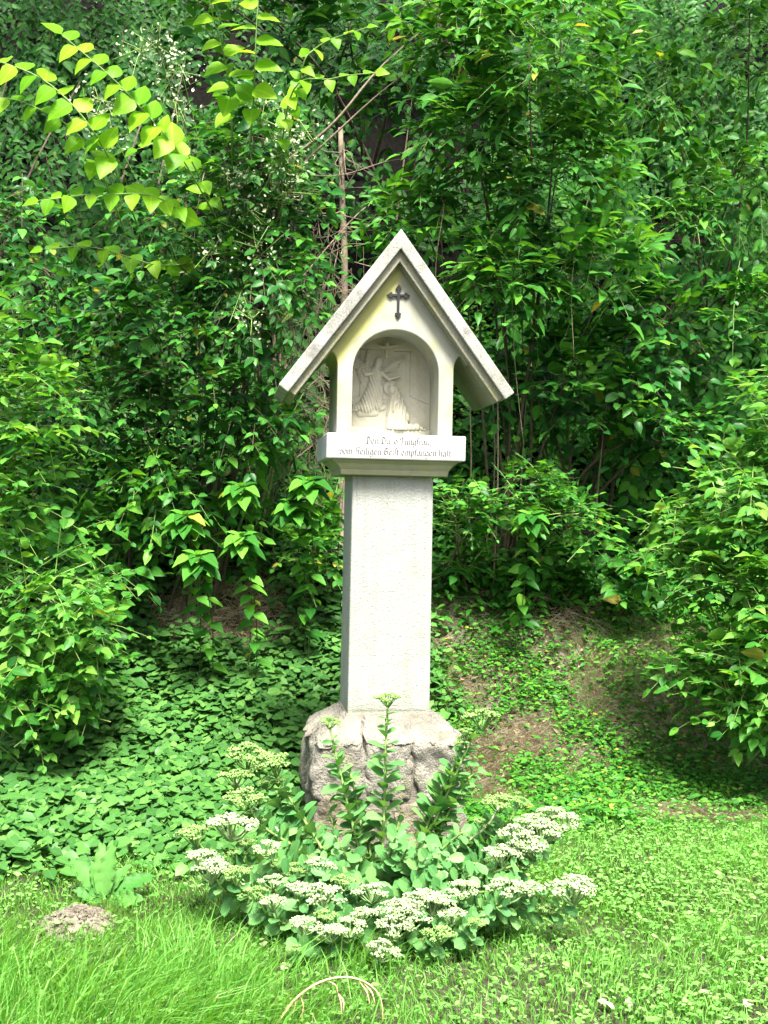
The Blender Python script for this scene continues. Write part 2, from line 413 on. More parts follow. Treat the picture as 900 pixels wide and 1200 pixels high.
# ================================================================== the setting: ground with the bank
def build_ground():
    xs = np.concatenate([np.linspace(-70, -8, 14), np.arange(-7.5, 8, .125), np.linspace(8.5, 70, 14)])
    ys = np.concatenate([np.linspace(-60, 0, 12), np.arange(.5, 3, .25), np.arange(3, 11, .1), np.arange(11, 24, .5), np.linspace(25, 120, 16)])
    X, Y = np.meshgrid(xs, ys); Z = ground_h(X, Y)
    V = np.stack([X, Y, Z], -1).reshape(-1, 3); nx = len(xs); F = []
    i = np.arange(len(ys) - 1)[:, None] * nx + np.arange(nx - 1)[None]
    i = i.ravel(); F = np.concatenate([np.stack([i, i + 1, i + nx + 1], 1), np.stack([i, i + nx + 1, i + nx], 1)])
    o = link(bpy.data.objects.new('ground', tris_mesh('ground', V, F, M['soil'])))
    o['kind'] = 'structure'; o['label'] = 'earth of the lawn rising into a steep wooded bank'
    return o
build_ground()

# ================================================================== the wayside shrine
SH_LOC = (.016, 5.5, 0.0); SH_ROT = R(8)
shrine = thing('wayside_shrine', 'pale plastered wayside shrine with gabled roof, niche relief and black cross', 'shrine', SH_LOC, SH_ROT)
SLOPE = .745 / .555; RH = .555            # roof rise per metre of run, half span
APEX = 2.918

def box_loft(name, prof, mat, parent, bevel=0):
    """stack of rectangles (z, half x, half y)"""
    V = []; F = []
    for z, hx, hy in prof: V += [(-hx, -hy, z), (hx, -hy, z), (hx, hy, z), (-hx, hy, z)]
    for i in range(len(prof) - 1):
        for j in range(4):
            a = 4 * i + j; b = 4 * i + (j + 1) % 4; F.append((a, b, b + 4, a + 4))
    F.append((3, 2, 1, 0)); k = 4 * (len(prof) - 1); F.append((k, k + 1, k + 2, k + 3))
    return poly_obj(name, V, F, mat, parent, bevel=bevel)

shaft = box_loft('shaft', [(.56, .197, .182), (1.80, .194, .178)], M['shaft'], shrine, bevel=.010)
# rough stucco field, a little proud of the smooth margins
def stucco_field():
    nx, nzv = 90, 280; xs = np.linspace(-.176, .176, nx); zs = np.linspace(.66, 1.755, nzv)
    X, Z = np.meshgrid(xs, zs); Y = np.empty_like(X)
    for i in range(nzv):
        for j in range(nx):
            q = Vector((X[i, j] * 85, Z[i, j] * 85, 0))
            e = min(1, (.176 - abs(X[i, j])) / .008, (Z[i, j] - .66) / .008, (1.755 - Z[i, j]) / .008)
            Y[i, j] = -.1805 - .0012 * max(e, 0) - .0011 * max(e, 0) * mnoise.noise(q) - .0011 * max(e, 0) * mnoise.noise(q * 2.3) + (.182 - .178) * (Z[i, j] - .56) / 1.24 - .0025
    V = np.stack([X, Y, Z], -1).reshape(-1, 3)
    k = (np.arange(nzv - 1)[:, None] * nx + np.arange(nx - 1)[None]).ravel()
    F = np.concatenate([np.stack([k, k + 1, k + nx + 1], 1), np.stack([k, k + nx + 1, k + nx], 1)])
    link(bpy.data.objects.new('stucco_panel', tris_mesh('stucco_panel', V, F, M['shaft'])), shaft)
stucco_field()
box_loft('capital', [(1.772, .252, .222), (1.788, .256, .226), (1.797, .257, .227), (1.803, .262, .231), (1.812, .268, .236), (1.824, .279, .240), (1.836, .296, .252), (1.846, .300, .256)],
         M['capital'], shrine, bevel=.003)
sill = box_loft('sill', [(1.844, .328, .272), (1.962, .328, .272)], M['sill'], shrine, bevel=.006)

# --- black-letter inscription, drawn with a broad nib
def st(x, lo=.1): return [(x - .13, .86), (x, .99), (x, lo), (x + .14, .0)]
GL = {
 'n': ([st(.15), [(.15, .82), (.45, 1), (.6, .86), (.6, .1), (.74, 0)]], .86),
 'm': ([st(.15), [(.15, .82), (.42, 1), (.56, .86), (.56, .1), (.66, .02)], [(.56, .82), (.83, 1), (.97, .86), (.97, .1), (1.1, 0)]], 1.2),
 'u': ([st(.15), st(.6), [(.2, .04), (.58, .2)]], .86),
 'e': ([[(.6, .74), (.36, 1), (.1, .8), (.1, .16), (.36, 0), (.66, .18)], [(.1, .46), (.6, .74)]], .78),
 'o': ([[(.36, 1), (.1, .8), (.1, .16), (.36, 0), (.62, .2), (.62, .84), (.36, 1)]], .8),
 'v': ([[(-.04, .95), (.14, .9), (.14, .12), (.38, 0), (.62, .24), (.62, .8), (.36, 1)]], .8),
 'g': ([[(.36, 1), (.1, .8), (.1, .16), (.36, .02), (.62, .2)], [(.36, 1), (.62, .86), (.62, -.3), (.36, -.56), (.05, -.42)]], .82),
 'a': ([[(.1, .88), (.4, 1), (.6, .82), (.6, .1), (.76, 0)], [(.6, .56), (.1, .38), (.1, .12), (.3, 0), (.6, .2)]], .84),
 'r': ([st(.15), [(.15, .8), (.4, 1), (.56, .86)]], .62),
 's': ([[(.06, -.06), (.17, .04), (.17, 1.4), (.36, 1.66), (.56, 1.5)]], .5),
 'f': ([[(.06, -.06), (.17, .04), (.17, 1.4), (.36, 1.66), (.56, 1.5)], [(0, .95), (.42, 1.0)]], .5),
 't': ([[(.17, 1.35), (.17, .1), (.34, 0), (.5, .12)], [(0, .95), (.42, 1.0)]], .55),
 'h': ([[(.05, 1.55), (.17, 1.66), (.17, .05)], [(.17, .82), (.45, 1), (.62, .84), (.62, .02), (.45, -.4)]], .84),
 'l': ([[(.05, 1.55), (.17, 1.66), (.17, .1), (.32, 0)]], .42),
 'i': ([st(.15), [(.1, 1.34), (.2, 1.44)]], .42),
 'p': ([[(.02, .86), (.15, .99), (.15, -.55)], [(.15, .82), (.45, 1), (.62, .84), (.62, .18), (.4, 0), (.15, .1)]], .84),
 'D': ([[(.0, 1.4), (.3, 1.66), (.78, 1.36), (.86, .44), (.5, 0), (.02, .14)], [(.34, 1.5), (.28, .7), (.34, .12)]], 1.08),
 'J': ([[(.06, 1.36), (.36, 1.66), (.56, 1.5), (.82, 1.66)], [(.56, 1.5), (.5, .6), (.36, -.1), (.04, -.2)], [(.06, 1.36), (.2, 1.0)]], .95),
 'H': ([[(.02, 1.4), (.24, 1.62), (.24, .1), (.02, 0)], [(.24, 1.15), (.66, 1.62), (.98, 1.46)], [(.24, .85), (.6, 1.0), (.8, .8), (.8, .1), (.58, -.3)]], 1.08),
 'G': ([[(.84, 1.4), (.44, 1.66), (.12, 1.24), (.12, .4), (.44, 0), (.84, .2), (.84, .8), (.48, .86)], [(.48, 1.4), (.4, .6)]], 1.06),
 ',': ([[(.1, .1), (.16, -.02), (.06, -.26)]], .36), '.': ([[(.08, .02), (.18, .12)]], .36),
}
def lettering():
    V, F = [], []; z_off = [0]
    nib = np.array([math.cos(R(40)), math.sin(R(40))]) * .105
    def line(text, x0, x1, zb, slope):
        w = sum(.42 if ch == ' ' else GL[ch][1] for ch in text); s = (x1 - x0) / w; hs = .0196
        x = x0
        for ch in text:
            if ch == ' ': x += .42 * s; continue
            for pl in GL[ch][0]:
                for a, b in zip(pl[:-1], pl[1:]):
                    z_off[0] += 1; y = -.2728 - .0004 - .0000015 * z_off[0]
                    q = len(V)
                    for p_, sg in ((a, -1), (a, 1), (b, 1), (b, -1)):
                        V.append((x + (p_[0] + sg * nib[0]) * s, y, zb + (p_[1] + sg * nib[1]) * hs))
                    d = (b[0] - a[0]) * nib[1] - (b[1] - a[1]) * nib[0]
                    F.append((q, q + 1, q + 2, q + 3) if d < 0 else (q + 3, q + 2, q + 1, q))
            x += GL[ch][1] * s
    line('Den Du, o Jungfrau,', -.145, .165, 1.9165, 0)
    line('vom Heiligen Geist empfangen hast.', -.268, .268, 1.866, 0)
    me = bpy.data.meshes.new('lettering'); me.from_pydata(V, [], F); me.update(); me.materials.append(M['ink'])
    o = link(bpy.data.objects.new('lettering', me), sill); o['label'] = 'black blackletter inscription in two lines'
lettering()

# --- block with the arched niche
def niche_block():
    hw, yf, yb, yn = .277, -.2, .2, .03
    z0, zs, ra = 1.958, 2.255, .205
    inner_apex = APEX - .145 + .012
    ze_ = inner_apex - SLOPE * (hw + .045)
    cove = [(hw + .045 * (1 - math.cos(a)), 2.275 + (ze_ - 2.275) * math.sin(a)) for a in np.linspace(0, math.pi / 2, 7)]
    right = [(hw, z0)] + cove
    outer = [(-x, z) for x, z in right] + [(0, inner_apex)] + right[::-1]
    arch = [(ra * math.cos(a), zs + ra * math.sin(a)) for a in np.linspace(0, math.pi, 29)]
    inner = [(ra, z0)] + arch + [(-ra, z0)]
    ring = outer + inner           # one U-shaped outline
    n = len(ring); V = [(x, yf, z) for x, z in ring] + [(x, yn, z) for x, z in ring]
    F = [tuple(range(n)), tuple(range(2 * n - 1, n - 1, -1))] + [(i, (i + 1) % n, (i + 1) % n + n, i + n) for i in range(n)]
    o = poly_obj('niche_block', V, F, M['block'], shrine, bevel=.006)
    m = len(outer); V = [(x, yn + .0005, z) for x, z in outer] + [(x, yb, z) for x, z in outer]
    F = [tuple(range(m)), tuple(range(2 * m - 1, m - 1, -1))] + [(i, (i + 1) % m, (i + 1) % m + m, i + m) for i in range(m)]
    poly_obj('back_wall', V, F, M['block'], o)
    return o, zs, ra, yn, z0
block, ZS, RA, YN, Z0 = niche_block()

# --- carved relief in the niche
def relief():
    nx, nv = 150, 180
    xs = np.linspace(-RA, RA, nx); zs = np.linspace(Z0, ZS + RA, nv); X, Z = np.meshgrid(xs, zs)
    def c2(cx, cyv): return (cx - 421) * .00083, Z0 + (766 - cyv) * .000785
    def cap(a, b, ra, rb, H):
        (ax, az), (bx, bz) = c2(*a), c2(*b); ra *= .0008; rb *= .0008
        dx, dz = bx - ax, bz - az; l2 = dx * dx + dz * dz + 1e-9
        t = np.clip(((X - ax) * dx + (Z - az) * dz) / l2, 0, 1)
        d = np.hypot(X - ax - t * dx, Z - az - t * dz); r = ra + (rb - ra) * t
        return H * np.sqrt(np.clip(1 - (d / r) ** 2, 0, 1))
    def mx(*a): return np.maximum.reduce(a)
    def poly_line(pts, r, H):
        return mx(*[cap(pts[i], pts[i + 1], r, r, H) for i in range(len(pts) - 1)])
    k = 1 / .0008
    fold = lambda ph, f, sl: .0022 * np.sin((X + sl * Z) * f + ph)
    # angel
    robe = mx(cap((345, 345), (330, 450), 40, 42, .017), cap((330, 450), (290, 560), 44, 52, .016), cap((300, 550), (215, 575), 40, 16, .012), cap((360, 450), (355, 560), 28, 30, .012))
    robe = np.where(robe > .004, robe + fold(0, 420, .35), robe)
    head = mx(cap((352, 292), (350, 305), 28, 26, .02), cap((358, 280), (362, 290), 30, 26, .017), cap((348, 325), (348, 345), 15, 17, .016))
    arms = mx(cap((375, 352), (415, 392), 17, 13, .02), cap((415, 392), (480, 372), 13, 8, .018), cap((322, 355), (275, 365), 18, 14, .016), cap((275, 365), (262, 345), 12, 9, .015))
    wl_ = mx(cap((300, 350), (225, 300), 28, 38, .011), cap((225, 300), (210, 250), 34, 14, .011), cap((245, 330), (255, 410), 30, 12, .010), cap((282, 330), (292, 215), 22, 8, .012))
    wr = mx(cap((390, 345), (440, 300), 16, 26, .011), cap((440, 300), (505, 260), 26, 8, .010), cap((425, 330), (470, 300), 22, 14, .009))
    wings = mx(wl_, wr); wings = np.where(wings > .003, wings + .0016 * np.sin((X * .7 - Z) * 520), wings)
    feet = mx(cap((225, 570), (200, 548), 10, 7, .012), cap((230, 590), (200, 590), 10, 7, .012))
    cloud = mx(cap((250, 610), (340, 600), 22, 26, .006), cap((330, 590), (390, 570), 22, 16, .006))
    angel = mx(robe, head, arms, wings, feet, cloud)
    # kneeling woman with halo
    hd = c2(432, 446); dh = np.hypot(X - hd[0], Z - hd[1])
    halo = np.where(dh < .038, .005, 0) + np.where(np.abs(dh - .0355) < .003, .003, 0)
    whead = mx(cap((437, 448), (440, 462), 27, 24, .02), cap((455, 450), (470, 490), 22, 24, .015))
    wbody = mx(cap((460, 500), (475, 600), 40, 52, .017), cap((475, 600), (490, 690), 54, 58, .018), cap((440, 520), (430, 690), 26, 30, .014),
               cap((510, 690), (600, 692), 30, 20, .014), cap((590, 680), (640, 705), 22, 8, .012), cap((490, 520), (535, 640), 22, 20, .013))
    wbody = np.where(wbody > .004, wbody + fold(1.2, 330, -.12), wbody)
    warm = mx(cap((452, 540), (448, 590), 12, 9, .022), cap((480, 520), (450, 560), 14, 10, .02))
    woman = mx(halo, whead, wbody, warm); woman = np.where(Z < Z0 + .045, 0, woman)
    # dove
    dove = mx(cap((405, 165), (405, 172), 15, 14, .014), cap((405, 180), (404, 215), 16, 13, .012), cap((404, 215), (403, 245), 12, 18, .008),
              cap((395, 190), (360, 188), 14, 12, .010), cap((360, 188), (332, 168), 11, 5, .009), cap((415, 190), (450, 178), 14, 11, .010), cap((450, 178), (482, 178), 10, 5, .009))
    # background: wall panels, floor line, ledge
    back = np.zeros_like(X)
    for a, b in (((550, 210), (550, 490)), ((245, 205), (245, 500)), ((245, 207), (370, 207)), ((450, 209), (555, 209)), ((550, 490), (660, 535)), ((150, 530), (245, 500)), ((365, 520), (400, 520)), ((365, 545), (400, 545))):
        back -= poly_line([a, b], 5, .004)
    back += .012 * sm(Z0 + .055, Z0 + .045, Z)
    back += .0012 * nz(X, Z, 60, 2)
    rim = np.minimum(RA - np.abs(X), np.where(Z > ZS, RA - np.hypot(X, Z - ZS), 1))
    inside = rim > -.004
    def mk(name, H, mask, parent, lift):
        idx = -np.ones(X.shape, int); cell = mask[:-1, :-1] & mask[1:, :-1] & mask[:-1, 1:] & mask[1:, 1:]
        use = np.zeros(X.shape, bool)
        for di in (0, 1):
            for dj in (0, 1): use[di:nv - 1 + di, dj:nx - 1 + dj] |= cell
        idx[use] = np.arange(use.sum())
        V = np.stack([X[use], YN - .004 - lift - H[use], Z[use]], -1)
        i, j = np.nonzero(cell); a, b, c, d = idx[i, j], idx[i, j + 1], idx[i + 1, j + 1], idx[i + 1, j]
        F = np.concatenate([np.stack([a, b, c], 1), np.stack([a, c, d], 1)])
        return link(bpy.data.objects.new(name, tris_mesh(name, V, F, M['relief'])), parent)
    panel = mk('relief_panel', back, inside, block, 0.0)
    fig = mx(angel, woman, dove)
    mk('angel_figure', angel * 1.5 - .002, (angel > .0004) & inside, panel, 0)['label'] = 'winged angel carved in low relief'
    mk('kneeling_figure', woman * 1.5 - .002, (woman > .0004) & inside & (woman >= angel * .6), panel, .0012)['label'] = 'kneeling robed woman with halo carved in low relief'
    mk('dove_figure', dove * 1.5 - .002, (dove > .0004) & inside, panel, 0)['label'] = 'descending dove carved in low relief'
relief()

# --- roof: outer slabs, stepped inner moulding
def roof():
    def slab(name, mat, top, thick_v, yf, yb, half, parent, bevel):
        # chevron cross-section; eave ends cut square to the slope
        nxv, nzv = SLOPE / math.hypot(1, SLOPE), 1 / math.hypot(1, SLOPE)     # outward normal of right slope
        tp = thick_v * nzv
        ze = top - SLOPE * half
        sec = [(-half, ze), (0, top), (half, ze), (half - tp * nxv, ze - tp * nzv), (0, top - thick_v), (-half + tp * nxv, ze - tp * nzv)]
        V = [(x, yf, z) for x, z in sec] + [(x, yb, z) for x, z in sec]
        F = [(0, 1, 4, 5), (1, 2, 3, 4), (7, 6, 11, 10), (8, 7, 10, 9)] + [(i, (i + 1) % 6, (i + 1) % 6 + 6, i + 6) for i in range(6)]
        return poly_obj(name, V, F, mat, parent, bevel=bevel)
    r = slab('roof', M['roof'], APEX, .092, -.285, .285, RH, shrine, .005)
    slab('roof_moulding', M['roof_in'], APEX - .090, .058, -.258, .258, RH - .050, r, .004)
    slab('roof_fillet', M['roof_in'], APEX - .146, .012, -.222, .222, .345, r, .002)
roof()

# --- iron cross on the gable
def cross():
    cx, cz = .004, 2.622; t = .0058
    def arm(dx, dz, L):
        px, pz = -dz, dx
        pts = [(0, t), (L - .026, t * .9), (L - .024, .0145), (L - .015, .011), (L, 0), (L - .015, -.011), (L - .024, -.0145), (L - .026, -t * .9), (0, -t)]
        return [(cx + a * dx + b * px, cz + a * dz + b * pz) for a, b in pts]
    V, F = [], []
    for k, (dx, dz, L) in enumerate(((0, 1, .052), (1, 0, .055), (0, -1, .108), (-1, 0, .055))):
        q = len(V); pts = arm(dx, dz, L); n = len(pts); yo = -.2095 - .0003 * k
        V += [(x, yo, z) for x, z in pts] + [(x, -.196, z) for x, z in pts]
        F += [tuple(range(q, q + n)), tuple(range(q + 2 * n - 1, q + n - 1, -1))] + [(q + i, q + (i + 1) % n, q + n + (i + 1) % n, q + n + i) for i in range(n)]
    o = poly_obj('cross', V, F, M['iron'], shrine); o['label'] = 'small black iron cross with pointed arm ends'
cross()

# --- rubble plinth: big rough blocks round a mortar core, tops sloping away from the shaft
def plinth_top(x, y): return .642 - .70 * max(0, max(abs(x) - .205, abs(y) - .19))
def rock_block(c, size, mat, seed, cuts=22, sq=9.0):
    bm = bmesh.new(); bmesh.ops.create_cube(bm, size=2.0)
    bmesh.ops.subdivide_edges(bm, edges=bm.edges[:], cuts=cuts, use_grid_fill=True)
    c = Vector(c); of = Vector((seed * 3.1, seed * 1.7, -seed)); tw = .30 * math.sin(seed * 2.3)
    for v in bm.verts:
        p = v.co; l = (abs(p.x) ** sq + abs(p.y) ** sq + abs(p.z) ** sq) ** (1 / sq); p = p / l
        p = Vector((p.x + tw * p.z * p.x, p.y, p.z + tw * .6 * p.x))
        q = Vector((p.x * size[0], p.y * size[1], p.z * size[2])); w = q + c
        vd = mnoise.voronoi((w + of) * 11)[0]
        a = .030 * (min(vd[1] - vd[0], .6) - .2) + .016 * mnoise.noise((w + of) * 9) + .010 * mnoise.noise((w + of) * 24) + .0055 * mnoise.noise((w + of) * 55) + .003 * mnoise.noise((w + of) * 110)
        w = w + p.normalized() * a
        w.z = min(w.z, plinth_top(w.x, w.y) + .010 * mnoise.noise(w * 16) + .007 * mnoise.noise(w * 42) + .004 * mnoise.noise(w * 95))
        v.co = w
    bmesh.ops.recalc_face_normals(bm, faces=bm.faces)
    me = bpy.data.meshes.new('stone'); bm.to_mesh(me); bm.free(); me.materials.append(mat)
    me.polygons.foreach_set('use_smooth', [True] * len(me.polygons)); return me

def plinth():
    core = box_loft('plinth', [(-.12, .334, .322), (.47, .334, .322), (.53, .290, .276), (.634, .20, .185)], M['mortar'], shrine)
    spec = [  # centre, half size, material
        ((-.245, -.225, .46), (.118, .125, .20), 'cap'), ((-.015, -.225, .47), (.112, .118, .21), 'cap'), ((.225, -.22, .45), (.128, .125, .19), 'cap'),
        ((-.262, -.235, .17), (.098, .118, .125), 'rock_a'), ((-.06, -.225, .16), (.105, .105, .14), 'rock_b'), ((.115, -.225, .14), (.10, .115, .12), 'rock_a'), ((.275, -.23, .15), (.085, .12, .13), 'rock_b'),
        ((-.26, -.235, -.01), (.11, .12, .07), 'rock_b'), ((-.03, -.235, -.01), (.115, .11, .06), 'rock_a'), ((.22, -.235, -.03), (.14, .12, .07), 'rock_b'),
        ((-.25, .03, .45), (.11, .13, .20), 'cap'), ((.25, .03, .45), (.11, .13, .20), 'cap'), ((-.25, .03, .12), (.11, .13, .14), 'rock_b'), ((.25, .03, .12), (.11, .13, .14), 'rock_a'),
        ((-.23, .255, .40), (.13, .10, .25), 'cap'), ((.02, .255, .40), (.12, .10, .25), 'cap'), ((.245, .255, .40), (.115, .10, .25), 'cap'),
        ((-.22, .255, .06), (.14, .10, .11), 'rock_a'), ((.05, .255, .06), (.13, .10, .11), 'rock_b'), ((.26, .255, .06), (.1, .10, .11), 'rock_a')]
    for i, (c, sz, m) in enumerate(spec):
        link(bpy.data.objects.new('stone', rock_block(c, sz, M[m], i + 1.7, 22 if c[1] < .1 else 10)), core)
    # bed of mortar between the shaft and the stones
    box_loft('mortar_bed', [(.60, .215, .20), (.648, .203, .188)], M['mortar'], core, bevel=.006)
plinth()

# ================================================================== plants on the bank
def bush(name, label, cat, base, blobs, kind, mat, dens, leaf, nleaf=7, L=(.35, .6), droop=.28, tilt=.45, cap=220, stems=5, stem_r=.014, stem_mat='bark',
         ang=58, front=.65, opposite=True, shift=0.0, group=None, up_bias=.25, jit=.25, lean=None):
    """blobs: (centre xyz, radii xyz); dens: leafy shoots per square metre of skin"""
    bz = float(ground_h(base[0], base[1])); origin = (base[0], base[1], bz)
    t = thing(name, label, cat, origin, 0, group)
    Ss, Ds, Ls = [], [], []
    for c, r in blobs:
        r = np.asarray(r, float); area = 4 * math.pi * ((r[0] * r[1]) ** 1.6 / 3 + (r[0] * r[2]) ** 1.6 / 3 + (r[1] * r[2]) ** 1.6 / 3) ** (1 / 1.6)
        n = int(area * dens)
        p, d = blob_points(n, c, r, front)
        l = rng.uniform(L[0], L[1], len(p))
        dd = d * np.array([1, 1, .6]) + np.array([0, 0, up_bias]) + rng.normal(0, .35, d.shape)
        dd = unit(dd); s = p - dd * l[:, None] * .75
        keep = p[:, 2] > ground_h(p[:, 0], p[:, 1]) + .05
        Ss.append(s[keep]); Ds.append(dd[keep]); Ls.append(l[keep])
    S, D, Lw = np.concatenate(Ss), np.concatenate(Ds), np.concatenate(Ls)
    O, A, Nn, Sc, lines = sprays(S, D, Lw, nleaf, leaf, droop=droop, ang=ang, tilt=tilt, opposite=opposite, jit=jit)
    ok = O[:, 2] > ground_h(O[:, 0], O[:, 1]) + .02
    mixed = np.repeat(rng.random(len(S)) < .28, nleaf)          # shoots of a second, smaller leaved species growing through
    am, bm_ = ok & ~mixed, ok & mixed
    alt_mat = {'mid': 'dark', 'dark': 'mid', 'light': 'mid', 'lime': 'mid'}[mat]
    add_leaves(t, O[am], A[am], Nn[am], Sc[am], kind, mat, int(cap * .75), shift)
    add_leaves(t, O[bm_], A[bm_], Nn[bm_], Sc[bm_] * .7, 'oval' if kind != 'oval' else 'lance', alt_mat, int(cap * .25), shift + .05)
    twig_mesh('twig_spray', lines, .0035, M['stem_g' if mat in ('light', 'lime', 'mid') else 'bark'], t, origin)
    for i in range(stems):
        c, r = blobs[i % len(blobs)]; c = np.asarray(c, float); r = np.asarray(r, float)
        e = c + r * rng.uniform(-.4, .4, 3) + np.array([0, 0, .3 * r[2]])
        b = np.array(origin) + np.array([rng.uniform(-.25, .25), rng.uniform(-.12, .12), 0]); b[2] = float(ground_h(b[0], b[1])) - .05
        mid = (b + e) / 2 + np.array([rng.uniform(-.15, .15), rng.uniform(-.1, .15), .15])
        stem_obj(t, [b, mid, e], stem_r * rng.uniform(.8, 1.3), stem_r * .35, M[stem_mat], origin)
    return t

def PB(px, py, Y, rx, ry, rz): return (P(px, py, Y), (rx, ry, rz))

# --- hanging leaf curtains over the bank (climbers)
def curtain(name, label, cat, x_rng, z_rng, yfun, n, leaf, kind, mat, L=(.5, 1.1), nleaf=13, cap=260, gap=.1, seed=1, shift=0, tilt=.9):
    x = rng.uniform(*x_rng, n * 2); z = rng.uniform(*z_rng, n * 2)
    keep = nz(x, z, 1.5, seed) + .6 * nz(x, z, 3.6, seed + 3) > -.22 + gap
    x, z = x[keep][:n], z[keep][:n]
    y = yfun(x, z) + .42 * nz(x, z, 1.5, seed + 1) + .26 * nz(x, z, 3.9, seed) + rng.uniform(-.12, .25, len(x))
    S = np.stack([x, y, z], 1)
    D = np.stack([rng.normal(0, .22, len(x)), rng.normal(-.16, .15, len(x)), -np.ones(len(x))], 1)
    l = rng.uniform(*L, len(x))
    O, A, Nn, Sc, lines = sprays(S, D, l, nleaf, leaf, droop=.05, ang=55, up=(0, -1, .3), tilt=tilt, opposite=False, t0=.02, out=(0, -1, .55), jit=.32)
    ok = O[:, 2] > ground_h(O[:, 0], O[:, 1]) + .03
    cx = .5 * (x_rng[0] + x_rng[1]); yb = 8.6; origin = (cx, yb, float(ground_h(cx, yb)))
    t = thing(name, label, cat, origin)
    add_leaves(t, O[ok], A[ok], Nn[ok], Sc[ok], kind, mat, cap, shift)
    sel = rng.permutation(len(lines))[:700]
    twig_mesh('hanging_shoot', lines[sel], .004, M['bark'], t, origin)
    for i in range(5):          # main vines climbing out of the bank
        xb = rng.uniform(*x_rng); p0 = np.array([xb, yb + rng.uniform(-.3, .5), 0]); p0[2] = float(ground_h(p0[0], p0[1])) - .03
        zt = z_rng[1] * .8; p2 = np.array([xb + rng.uniform(-.4, .4), float(yfun(np.array(xb), np.array(zt))) + .25, zt])
        stem_obj(t, [p0, (p0 + p2) / 2 + np.array([rng.uniform(-.2, .2), -.2, 0]), p2], .016, .006, M['bark'], origin, 'vine')
    return t

YG = np.arange(6.0, 22, .05)
def bank_y(x, z):
    """distance at which the bank reaches height z"""
    x, z = np.broadcast_arrays(np.asarray(x, float), np.asarray(z, float)); sh = x.shape; x = x.ravel(); z = z.ravel()
    hh = ground_h(x[:, None], YG[None]); return YG[np.argmax(hh >= z[:, None], axis=1)].reshape(sh)
# ivy carpet right on the earth of the bank
def bank_carpet():
    n = 32000; x = rng.uniform(-5.2, 5.2, n); y = rng.uniform(7.6, 15, n); hollow = sm(.9, .3, np.hypot((x + .15) / .55, (y - 9.3) / 1.6))
    k = (y > bank_y(x, 0 * x + 1.05)) & (rng.random(n) < (1 - .5 * hollow) * sm(-.35, .1, nz(x, y, 2.1, 12) + .5 * nz(x, y, 5, 4))); x, y = x[k], y[k]; n = len(x)
    O = np.stack([x, y - rng.uniform(.02, .2, n), gz(x, y) + rng.uniform(.0, .06, n)], 1)
    A = np.stack([rng.normal(0, .6, n), rng.normal(-.3, .3, n), rng.normal(-.7, .35, n)], 1)
    add_leaves(('bank_ivy', 'dark ivy carpet on the steep earth behind the shrubs', 'ivy'), O, A, np.stack([rng.normal(0, .35, n), -1 + rng.normal(0, .3, n), .5 + rng.normal(0, .3, n)], 1), rng.uniform(.06, .11, n), 'small', 'ivy')
def gz(x, y): return ground_h(x, y)
bank_carpet()
curtain('ivy_curtain', 'dark green creeper hanging down the bank above the bright bush', 'creeper', (1.0, 6.2), (1.9, 7.6), lambda x, z: bank_y(x, z) - .8, 2300, .098, 'ovate', 'mid', seed=2, cap=290, shift=-.1)
curtain('ivy_curtain', 'very dark glossy ivy on the bank behind the backlit large leaves', 'creeper', (-6.2, -.6), (1.6, 7.6), lambda x, z: bank_y(x, z) - .55 + .22 * np.maximum(0, x + 1.6), 2000, .090, 'ovate', 'ivy', seed=5, cap=200, gap=.18)
curtain('ivy_curtain', 'shadowed creeper filling the dark hollow behind the dead pole', 'creeper', (-.9, 1.3), (2.6, 7.6), lambda x, z: bank_y(x, z) - .22, 420, .105, 'ovate', 'ivy', seed=8, cap=60, gap=.25)

# --- elder thicket, centre and right of the gable
bush('elder_shrub', 'tall light green shrub arching over the right roof slope', 'shrub', (.9, 8.2),
     [PB(640, 50, 7.3, .62, .5, .55), PB(560, 140, 7.7, .45, .45, .5), PB(480, 245, 7.9, .38, .35, .30), PB(650, 190, 7.6, .55, .45, .5), PB(600, 310, 7.6, .45, .4, .42), PB(700, 300, 7.5, .45, .4, .35), PB(540, 30, 7.8, .5, .4, .4)],
     'lance', 'mid', 32, .120, 7, (.32, .55), .30, cap=290, stems=9, stem_r=.013, shift=.05)
bush('elder_shrub', 'darker broad leaved shrub right of the niche with bare stems below', 'shrub', (1.4, 8.35),
     [PB(690, 430, 7.9, .55, .4, .42), PB(780, 380, 8.0, .55, .4, .45), PB(610, 450, 8.2, .4, .3, .35), PB(780, 500, 7.9, .45, .35, .3)],
     'ovate', 'dark', 30, .112, 7, (.3, .5), .30, cap=220, stems=11, stem_r=.014)
# --- vine-hung shrub left of the gable
bush('vine_shrub', 'big dark shrub hung with climbers left of the shrine roof', 'shrub', (-1.35, 7.6),
     [PB(300, 170, 7.0, .42, .4, .42), PB(230, 250, 7.0, .55, .45, .45), PB(300, 320, 6.9, .48, .4, .45), PB(200, 380, 6.9, .5, .45, .4), PB(280, 450, 7.0, .45, .4, .35), PB(120, 470, 7.0, .5, .45, .4), PB(340, 240, 7.2, .32, .3, .35)],
     'ovate', 'dark', 34, .082, 8, (.3, .55), .40, cap=290, stems=8, stem_r=.014, shift=.06)
# --- lower left understory, over the bare earth
bush('bramble_bush', 'dark low bush above the bare earth patch at left', 'bush', (-1.6, 7.75),
     [PB(170, 560, 7.0, .5, .4, .35), PB(300, 500, 7.2, .4, .35, .3), PB(100, 640, 6.8, .45, .4, .4), PB(240, 590, 7.3, .5, .35, .25)],
     'ovate', 'mid', 28, .094, 7, (.28, .48), .42, cap=200, stems=5)
